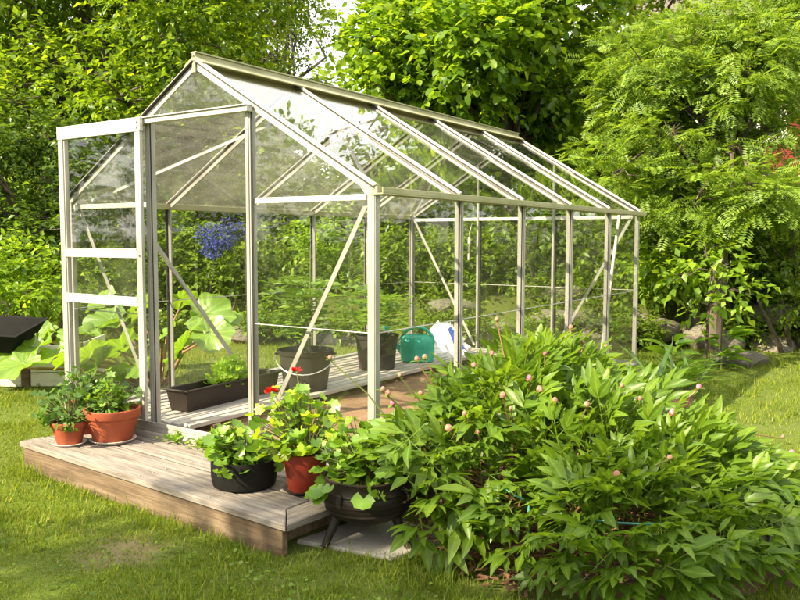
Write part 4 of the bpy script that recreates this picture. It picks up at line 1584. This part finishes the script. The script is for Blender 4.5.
# ------------------------------------------------------------------ rhubarb and the whitewashed box
def big_leaf(seed):
    g = np.random.default_rng(seed)
    rings, seg = 6, 42
    V, F, rib = [(0.0, 0, 0)], [], [1.0]
    for i in range(1, rings + 1):
        t = i / rings
        for j in range(seg):
            a = 2 * math.pi * j / seg
            rib.append(1.0 if j % 3 == 0 else 0.35)
            rr = t * (.5 + .10 * math.cos(a) - .16 * (math.cos(a - math.pi) > .86))
            rr *= 1 + .07 * t * math.sin(7 * a + seed) + .03 * t * g.normal()
            ruff = (.06 * math.sin(4 * a + seed) + .035 * math.sin(9 * a + 2 * seed)) * t * t + g.normal(0, .008) + .03 * t * (j % 3 == 0)
            V.append((.22 + rr * math.cos(a) * 1.15, rr * math.sin(a), .10 * t * t - .22 * (t * math.cos(a)) ** 2 * (math.cos(a) > 0) + ruff - .025 * (abs(math.sin(a * 2.5)) < .25) * t))
    for j in range(seg):
        k = (j + 1) % seg
        F.append((0, 1 + j, 1 + k))
        for i in range(rings - 1):
            a, b = 1 + i * seg, 1 + (i + 1) * seg
            F += [(a + j, b + j, b + k), (a + j, b + k, a + k)]
    me = tri_mesh('rhubarb_leaf', V, F, True, rib)
    me.materials.append(M['lf_rhubarb'])
    return me


RH = [big_leaf(i) for i in range(4)]
rh = thing('rhubarb_plant', 'huge yellow-green rhubarb leaves glowing behind the glasshouse door', 'rhubarb', (-3.3, 1.5, 0))
g = np.random.default_rng(12)
spots = [(40, 345, 6.2, .55), (62, 355, 6.1, .5), (95, 335, 6.3, .55), (120, 320, 6.6, .55), (150, 305, 6.8, .5), (175, 300, 6.9, .5), (195, 315, 6.6, .5), (165, 335, 6.3, .5), (130, 345, 6.2, .5), (205, 330, 6.5, .45),
         (100, 360, 6.0, .45), (140, 365, 6.0, .4), (75, 340, 6.7, .5), (185, 350, 6.2, .4), (50, 335, 6.8, .5), (110, 300, 7.1, .45), (155, 325, 7.0, .5), (210, 318, 6.9, .42)]
spots += [(px + g.normal(0, 14), py + g.normal(8, 10), d + g.normal(0, .2), s * .8) for px, py, d, s in spots[::2] + spots[:4]]
for i, (px, py, d, s) in enumerate(spots):
    q = at(px, py, d) - np.array([-3.3, 1.5, 0])
    out = np.array([q[0], q[1], 0])
    T = unit(unit(out) * .9 + np.array([TO_SUN.x, TO_SUN.y, 0]) * .35 + np.array([0, 0, -.2]) + g.normal(size=3) * .25)
    Nn = np.array([-.25, -.55, .8]) + g.normal(size=3) * .25
    lf = leaf_part(RH[i % 4], rh, q, T, Nn, s * g.uniform(.5, .8))
    MB().tube([(q[0] * .15, q[1] * .15, 0), q * .55 + np.array([0, 0, .02]), q + T * s * .2 - np.array([0, 0, .02])], [.014, .011, .007], 7, False).build('stalk', M['stem_red'], rh)

bx_ = at(27, 388, 6.55)
box = thing('timber_box', 'whitewashed board raised bed box beside the rhubarb', 'planter box', (bx_[0], bx_[1], 0), R(38))
for z in (.0, .115, .23):
    MB().box((-.55, -.02, z + .004), (-.035, .0, z + .111)).build('board', M['white_paint'], box, .003)
    MB().box((.04, -.02, z + .004), (.42, .0, z + .111)).build('board', M['white_paint'], box, .003)
    MB().box((.40, .002, z + .004), (.42, .75, z + .111)).build('board', M['white_paint'], box, .003)
for x in (-.03, .39, -.54):
    MB().box((x, -.03, -.05), (x + .06, .03, .36)).build('post', M['wood_brown'], box, .003)
MB().box((-.55, .04, .0), (.39, .7, .24)).build('soil', M['soil'], box)
tr = thing('black_tray', 'black plastic tray lying tilted on top of the whitewashed box', 'tray', tuple(at(-14, 345, 6.3)), R(38))
mb = MB()
lv = [ring(.58, .42, 0), ring(.72, .56, .15), ring(.76, .6, .152), ring(.76, .6, .162), ring(.71, .55, .162), ring(.56, .4, .02)]
mb.add([q for l in lv for q in l], [(3, 2, 1, 0)] + [(i * 4 + j, i * 4 + (j + 1) % 4, i * 4 + 4 + (j + 1) % 4, i * 4 + 4 + j) for i in range(5) for j in range(4)] + [(20, 21, 22, 23)])
mb.build('tray', M['black_matt'], tr, .008)
tr.rotation_euler = (R(8), R(3), R(35))

# ------------------------------------------------------------------ bed plants right of the glasshouse
STR = [blade_leaf('strap_leaf', 'lf_strap', .07, .5, .35, 7), blade_leaf('strap_leaf', 'lf_strap', .06, .5, .6, 7)]
for (px, d, n, ln, lb) in ((655, 6.0, 34, .42, 'clump of strap leaves by the rear corner of the glasshouse'), (684, 6.25, 36, .38, 'arching strap-leaved clump beside the lawn edge at the bed end'),
                           (632, 5.6, 26, .36, 'strap-leaved clump tucked between peony and glasshouse corner')):
    q = at(px, 300, d)
    p = thing('daylily_clump', lb, 'plant', (q[0], q[1], .0), 0, 'strap-leaved clumps in the bed')
    for i in range(n):
        a = g.uniform(0, 6.28)
        dr = np.array([math.cos(a) * .55, math.sin(a) * .55, g.uniform(.5, 1.4)])
        leaf_part(STR[i % 2], p, np.array([g.normal(0, .05), g.normal(0, .05), .02]), dr, np.array([-math.cos(a), -math.sin(a), .8]), ln * g.uniform(.7, 1.25))
BROAD = [blade_leaf('broad_leaf', 'lf_pot', .48, .18, .35, 6, .0, i) for i in range(2)]
for (px, py, d, n, ln, lb) in ((672, 322, 6.9, 22, .22, 'low hosta-like plant at the foot of the boulder wall'), (722, 335, 7.4, 22, .22, 'broad-leaved weed below the sapling')):
    q = at(px, py, d)
    p = thing('leafy_plant', lb, 'plant', (q[0], q[1], .0), 0, 'broad-leaved plants below the boulders')
    for i in range(n):
        a = g.uniform(0, 6.28)
        dr = np.array([math.cos(a), math.sin(a), g.uniform(.0, .9)])
        leaf_part(BROAD[i % 2], p, np.array([math.cos(a) * .05, math.sin(a) * .05, g.uniform(.05, .34)]), dr, np.array([0, 0, 1.]) + g.normal(size=3) * .3, ln * g.uniform(.6, 1.2))
    MB().tube([(0, 0, 0), (.01, 0, .38)], [.008, .004], 6).build('stem', M['stem'], p)

# ------------------------------------------------------------------ red cottage beyond the trees
hc = at(812, 135, 18.5)
hs = thing('red_cottage', 'dark red timber cottage with white window frames glimpsed through the branches', 'house', (hc[0], hc[1], ground_z(hc[0], hc[1]) + .3), YAW + R(90) - R(12))
HW, HD, HH = 6.0, 5.0, 4.3
MB().box((-2.2, -HD / 2, 0), (HW - 2.2, HD / 2, HH)).build('wall', M['falu'], hs)
mb = MB()
xa, xb = -2.5, HW - 1.9
mb.add([(xa, -HD / 2 - .4, HH - .2), (xb, -HD / 2 - .4, HH - .2), (xb, 0, HH + 1.7), (xa, 0, HH + 1.7), (xa, HD / 2 + .4, HH - .2), (xb, HD / 2 + .4, HH - .2),
        (xa, -HD / 2 - .4, HH - .05), (xb, -HD / 2 - .4, HH - .05), (xb, 0, HH + 1.87), (xa, 0, HH + 1.87), (xa, HD / 2 + .4, HH - .05), (xb, HD / 2 + .4, HH - .05)],
       [(0, 1, 2, 3), (3, 2, 5, 4), (9, 8, 7, 6), (10, 11, 8, 9), (0, 6, 7, 1), (4, 5, 11, 10), (0, 3, 9, 6), (3, 4, 10, 9), (1, 7, 8, 2), (2, 8, 11, 5)])
mb.build('roof', M['roof_tile'], hs)
for side in (1, -1):
    yf = side * HD / 2
    for x in (-1.05, .25, 1.7, 2.9):
        w = bpy.data.objects.new('window', None)
        w.empty_display_size = .1
        w.location = (x, yf, 2.55)
        link(w, hs)
        MB().box((-.42, -.02, -.55), (.42, .02, .55)).build('pane', M['window_dark'], w)
        mb = MB()
        for lo, hi in (((-.54, -.05, -.67), (-.42, .05, .67)), ((.42, -.05, -.67), (.54, .05, .67)), ((-.42, -.05, .55), (.42, .05, .67)), ((-.42, -.05, -.67), (.42, .05, -.55)), ((-.03, -.04, -.55), (.03, .04, .55))):
            mb.box(lo, hi)
        mb.build('frame', M['white_paint'], w)
for x in (-2.2, HW - 2.2):
    for y in (-HD / 2, HD / 2):
        MB().box((x - .07, y - .07, 0), (x + .07, y + .07, HH)).build('corner_board', M['white_paint'], hs)

# ------------------------------------------------------------------ trees and shrubs
gt = np.random.default_rng(2)


def base_of(px, d):
    q = at(px, 240, d)
    return (q[0], q[1])


# tall sunlit tree, left
lob = sublobes(at(120, 35, 12.5), (3.4, 2.6, 2.6), 30, .33, gt) + sublobes(at(70, 120, 11.2), (1.8, 1.2, 1.0), 10, .42, gt) + sublobes(at(210, 110, 12.0), (1.5, 1.2, 1.1), 8, .42, gt)
tree('broadleaf_tree', 'tall sunlit yellow-green tree rising behind the sliding door', 'tree', base_of(130, 12.8), lob, 3.6, .17, 'lf_left', 21, dens=24, k=9, tl=.36, ls=.115, wr=.55)
# dark evergreen mass, left
lob = sublobes(at(10, 185, 9.6), (1.3, 1.1, 1.1), 16, .42, gt) + sublobes(at(75, 215, 10.2), (1.0, .8, .8), 8, .45, gt)
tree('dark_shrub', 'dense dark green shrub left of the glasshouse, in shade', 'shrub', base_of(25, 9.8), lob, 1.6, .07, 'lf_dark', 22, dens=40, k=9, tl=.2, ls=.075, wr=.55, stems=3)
# birch, fine leaves, beside the sky gap
lob = sublobes(at(268, 30, 17), (1.2, 1.2, 2.0), 20, .36, gt) + sublobes(at(292, 88, 16.5), (.7, .8, .4), 6, .4, gt)
tree('birch_tree', 'fine-leaved tree left of the bright gap of sky', 'tree', base_of(285, 17), lob, 4.5, .11, 'lf_birch', 23, dens=26, k=9, tl=.4, ls=.085, wr=.6, droop=.5, hang=.5)
# maple / lime with big leaves, centre
lob = sublobes(at(482, 35, 10.6), (1.7, 1.5, 1.7), 28, .32, gt) + sublobes(at(392, 68, 10.2), (.5, .6, .6), 9, .42, gt) + sublobes(at(555, 95, 11), (1.0, .9, .9), 10, .42, gt) + sublobes(at(520, 135, 11.6), (1.2, .8, .5), 8, .4, gt) + sublobes(at(545, -170, 10.8), (1.5, 1.4, 1.5), 20, .4, gt) + sublobes(at(462, -160, 10.6), (.9, .9, 1.3), 14, .45, gt)
tree('lime_tree', 'broad tree with large glowing yellow-green leaves above the glasshouse ridge', 'tree', base_of(510, 11), lob, 3.0, .085, 'lf_maple', 24, dens=30, k=8, tl=.34, ls=.098, wr=.78, tmpl=T_ROUND, hang=.45)
# shaded tree between
lob = sublobes(at(585, 130, 13), (1.4, 1.0, 1.3), 14, .4, gt) + sublobes(at(610, 40, 13.5), (1.3, 1.0, 1.3), 10, .4, gt)
lob += [(at(655, 18, 12.2), np.array([.5, .45, .45])), (at(640, 70, 12.5), np.array([.5, .45, .5])), (at(690, -30, 12), np.array([.6, .5, .5]))]
tree('shaded_tree', 'darker tree standing in shade between the lime and the rowan', 'tree', base_of(590, 13), lob, 3.0, .12, 'lf_mid', 25, dens=24, k=8, tl=.3, ls=.12, wr=.6)
# rowan
lob = (sublobes(at(640, 125, 8.7), (.55, .5, .55), 6, .42, np.random.default_rng(1)) + sublobes(at(740, 140, 8.4), (.5, .5, .3), 5, .42, np.random.default_rng(2)) + sublobes(at(700, 75, 8.6), (1.15, 1.0, 1.1), 18, .36, gt) + sublobes(at(665, 165, 8.1), (.75, .7, .6), 10, .42, gt) + sublobes(at(735, 200, 8.0), (.75, .6, .42), 9, .42, gt)
       + sublobes(at(785, 35, 8.8), (.7, .8, .6), 8, .4, gt))
tree('rowan_tree', 'rowan with feathery pinnate leaves sweeping down beside the glasshouse', 'tree', base_of(712, 8.7), lob, 2.6, .07, 'lf_rowan', 26, dens=24, k=7, tl=.26, ls=.155, wr=1.0, tmpl=T_ROWAN, hang=.35, stems=2)
lob = sublobes(at(790, 215, 8.9), (.5, .5, .35), 5, .5, gt)
tree('young_rowan', 'low rowan branches below the red cottage', 'tree', base_of(800, 9), lob, 1.2, .03, 'lf_rowan', 27, dens=16, k=7, tl=.24, ls=.16, wr=1.0, tmpl=T_ROWAN)
# copper-tinted sprays inside the rowan
lob = [(at(673, 102, 7.6), np.array([.07, .07, .05])), (at(632, 140, 7.4), np.array([.07, .07, .05])), (at(632, 178, 7.3), np.array([.06, .06, .04]))]
# right edge tree
lob = sublobes(at(880, 20, 11), (1.5, 1.3, 1.3), 16, .38, gt) + sublobes(at(800, 92, 10.5), (.5, .5, .3), 6, .45, gt)
tree('broadleaf_tree', 'mid green tree in front of the red cottage', 'tree', base_of(860, 11), lob, 3.0, .11, 'lf_mid', 28, dens=22, k=8, tl=.3, ls=.105, wr=.6)
# sapling
sp = at(705, 345, 7.5)
lob = [(at(704, 250, 7.5), np.array([.16, .16, .22])), (at(690, 275, 7.4), np.array([.28, .2, .12])), (at(735, 290, 7.4), np.array([.26, .2, .14])), (at(712, 305, 7.3), np.array([.2, .2, .1])), (at(728, 262, 7.6), np.array([.24, .2, .14]))]
tree('sapling', 'slender broad-leaved sapling growing in front of the boulder wall', 'sapling', (sp[0], sp[1]), lob, 1.0, .013, 'lf_bright', 29, dens=34, k=5, tl=.16, ls=.10, wr=.62, hang=.35)
# shrubs on the bank and beside the lawn: px, py, depth, radii, leaf, label
SH = [(20, 285, 8.0, (.75, .6, .42), 'lf_bright', .075, 'sunlit yellow-green shrub behind the black tray'),
      (100, 290, 9.4, (.8, .6, .45), 'lf_mid', .08, 'mid green shrub between rhubarb and dark shrub'),
      (170, 250, 10.2, (.7, .6, .75), 'lf_mid', .085, 'dense shrub seen through the open doorway beside the blue patch'),
      (216, 276, 9.75, (.42, .35, .3), 'lf_mid', .07, 'leafy shrub right under the violet-blue patch'),
      (250, 268, 10.6, (.8, .6, .6), 'lf_mid', .08, 'shrub below the violet-blue patch seen through the glass'),
      (320, 255, 10.4, (.8, .7, .75), 'lf_bright', .08, 'lighter shrub seen through the front gable pane'),
      (400, 262, 10.0, (.8, .6, .6), 'lf_mid', .085, 'shrub behind the near corner post'),
      (465, 250, 10.4, (.8, .6, .75), 'lf_mid', .085, 'rounded shrub on the bank behind the watering can'),
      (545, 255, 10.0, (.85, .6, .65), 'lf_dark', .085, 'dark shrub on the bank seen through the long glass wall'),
      (610, 250, 9.8, (.7, .6, .65), 'lf_mid', .09, 'shrub on the bank behind the rear gable'),
      (665, 275, 8.9, (.5, .45, .38), 'lf_bright', .10, 'bright leafy shrub overhanging the boulders next to the rear corner post'),
      (752, 262, 9.3, (.6, .5, .45), 'lf_mid', .085, 'shaded shrub behind the sapling'),
      (690, 235, 9.6, (.8, .5, .55), 'lf_mid', .09, 'leafy shrub filling the space under the rowan'),
      (775, 225, 9.9, (.7, .5, .5), 'lf_bright', .09, 'light green shrub below the red cottage'),
      (800, 290, 8.8, (.55, .5, .4), 'lf_mid', .08, 'rough shrub at the end of the boulder wall')]
for i, (px, py, d, r, mt, ls, lb) in enumerate(SH):
    lob = sublobes(at(px, py, d), r, 9, .46, gt) + [(at(px, py, d), np.array(r) * .7)]
    tree('shrub', lb, 'shrub', base_of(px, d), lob, .6, .025, mt, 50 + i, group='shrubs round the edge of the garden', dens=40, k=8, tl=.18, ls=ls, wr=.55, stems=3, limbs=False)
# blue reflection-like patch, made up as a mass of small petals
lob = sublobes(at(218, 238, 9.6), (.36, .25, .28), 10, .45, gt)
tree('violet_blue_patch', 'rounded violet-blue reflection-like patch seen through the doorway', 'shrub', base_of(218, 9.6), lob, .55, .02, 'blue_patch', 70, dens=260, k=6, tl=.06, ls=.024, wr=.8, stems=3, limbs=False)

# low growth over the bank and between the stones
g = np.random.default_rng(64)
n = 8200
tt, ss = g.uniform(-1.5, TL + 2.5, n), g.uniform(0, 1, n) ** 1.6 * 3.2 - .42
xy = BL[None] + BD[None] * tt[:, None] + BN[None] * ss[:, None]
patch = np.sin(2.3 * xy[:, 0] + 1) * np.sin(2.9 * xy[:, 1]) + .5 * np.sin(6 * tt)
kp = (patch > -.5) & ((ss > .2) | (patch > .1))
xy, ss = xy[kp], ss[kp]
O = np.stack([xy[:, 0], xy[:, 1], ground_z(xy[:, 0], xy[:, 1]) + g.uniform(0, .16, len(xy)) + .12 * (ss < .35)], 1)
Dd = unit(g.normal(size=(len(O), 3)) * .7 + np.array([-BN[0] * .3, -BN[1] * .3, .8]))
V, F = sprigs(O, Dd, g.uniform(.12, .3, len(O)), 8, .07, g, .5)
me = tri_mesh('ground_cover', V, F)
me.materials.append(M['lf_mid'])
o = link(bpy.data.objects.new('ground_cover', me))
o['kind'] = 'stuff'
tag(o, 'low wild greenery creeping over the bank and boulders', 'ground cover')

# far woodland that reads as one mass
lob = [(at(335, 92, 22), np.array([.9, .8, .6])), (at(368, 112, 22), np.array([.8, .8, .6])), (at(330, 30, 23), np.array([.5, .5, .7])), (at(352, 55, 23), np.array([.35, .4, .4]))]
for i in range(64):
    px = -260 + i * 21
    for hgt in ((170, 90) if (px < 300 or px > 400) else (190, 150)):
        if (px < 270 or px > 420):
            if not (700 < px < 880): lob.append((at(px + gt.normal(0, 8), hgt + gt.normal(0, 12), 24 + gt.normal(0, 1.5)), np.array([1.5, 1.2, 1.6])))
        if not (700 < px < 880 and hgt < 120): lob.append((at(px + gt.normal(0, 8), hgt + 60, 20 + gt.normal(0, 1.0)), np.array([1.2, 1.0, 1.1])))
    lob.append((at(px, 215, 15.5 + gt.normal(0, 1)), np.array([1.0, .8, .8])))
g = np.random.default_rng(88)
O, Dd = lobes_to_twigs(lob, 6, g)
V, F = sprigs(O, Dd, np.full(len(O), .5), 7, .23, g, .62, tmpl=T_DIAMOND)
me = tri_mesh('woodland', V, F)
me.materials.append(M['lf_mid'])
o = link(bpy.data.objects.new('woodland', me))
o['kind'] = 'stuff'
tag(o, 'shaded green woodland closing the view behind the garden', 'woodland')

# tree standing on the lawn side out of the picture, whose shade dapples the grass
c = np.array([-.3, -1.6, 0]) + np.array(TO_SUN) / TO_SUN.z * 4.0
lob = sublobes(c, (2.1, .85, .8), 18, .36, gt)
c2 = np.array([1.55, -.06, 0]) + np.array(TO_SUN) / TO_SUN.z * 3.8  # second crown mass added towards the sun to shade the peony front
lob += sublobes(c2, (.75, .32, .4), 14, .5, gt)
tree('shade_tree', 'unseen tree beside the lawn, crown shaped to shade grass and peony', 'tree', (c[0] - .3, c[1] - .4), lob, 3.0, .11, 'lf_mid', 90, dens=30, k=7, tl=.28, ls=.085, wr=.6)

# trees and hedges closing the garden on the sides the picture does not show
lob = []
for i in range(70):
    a = YAW + R(38) + R(284) * i / 69
    dst = 12.5 + gt.normal(0, .8)
    p_ = CAM[:2] + dst * np.array([math.cos(a), math.sin(a)])
    for z_ in (1.0, 2.6, 4.0):
        lob.append((np.array([p_[0] + gt.normal(0, .3), p_[1] + gt.normal(0, .3), z_ + gt.normal(0, .3)]), np.array([.95, .95, .95])))
O, Dd = lobes_to_twigs(lob, 5, g)
V, F = sprigs(O, Dd, np.full(len(O), .45), 6, .2, g, .62, tmpl=T_DIAMOND)
me = tri_mesh('garden_hedge', V, F)
me.materials.append(M['lf_mid'])
o = link(bpy.data.objects.new('garden_hedge', me))
o['kind'] = 'stuff'
tag(o, 'tall mixed hedge enclosing the rest of the garden', 'hedge')
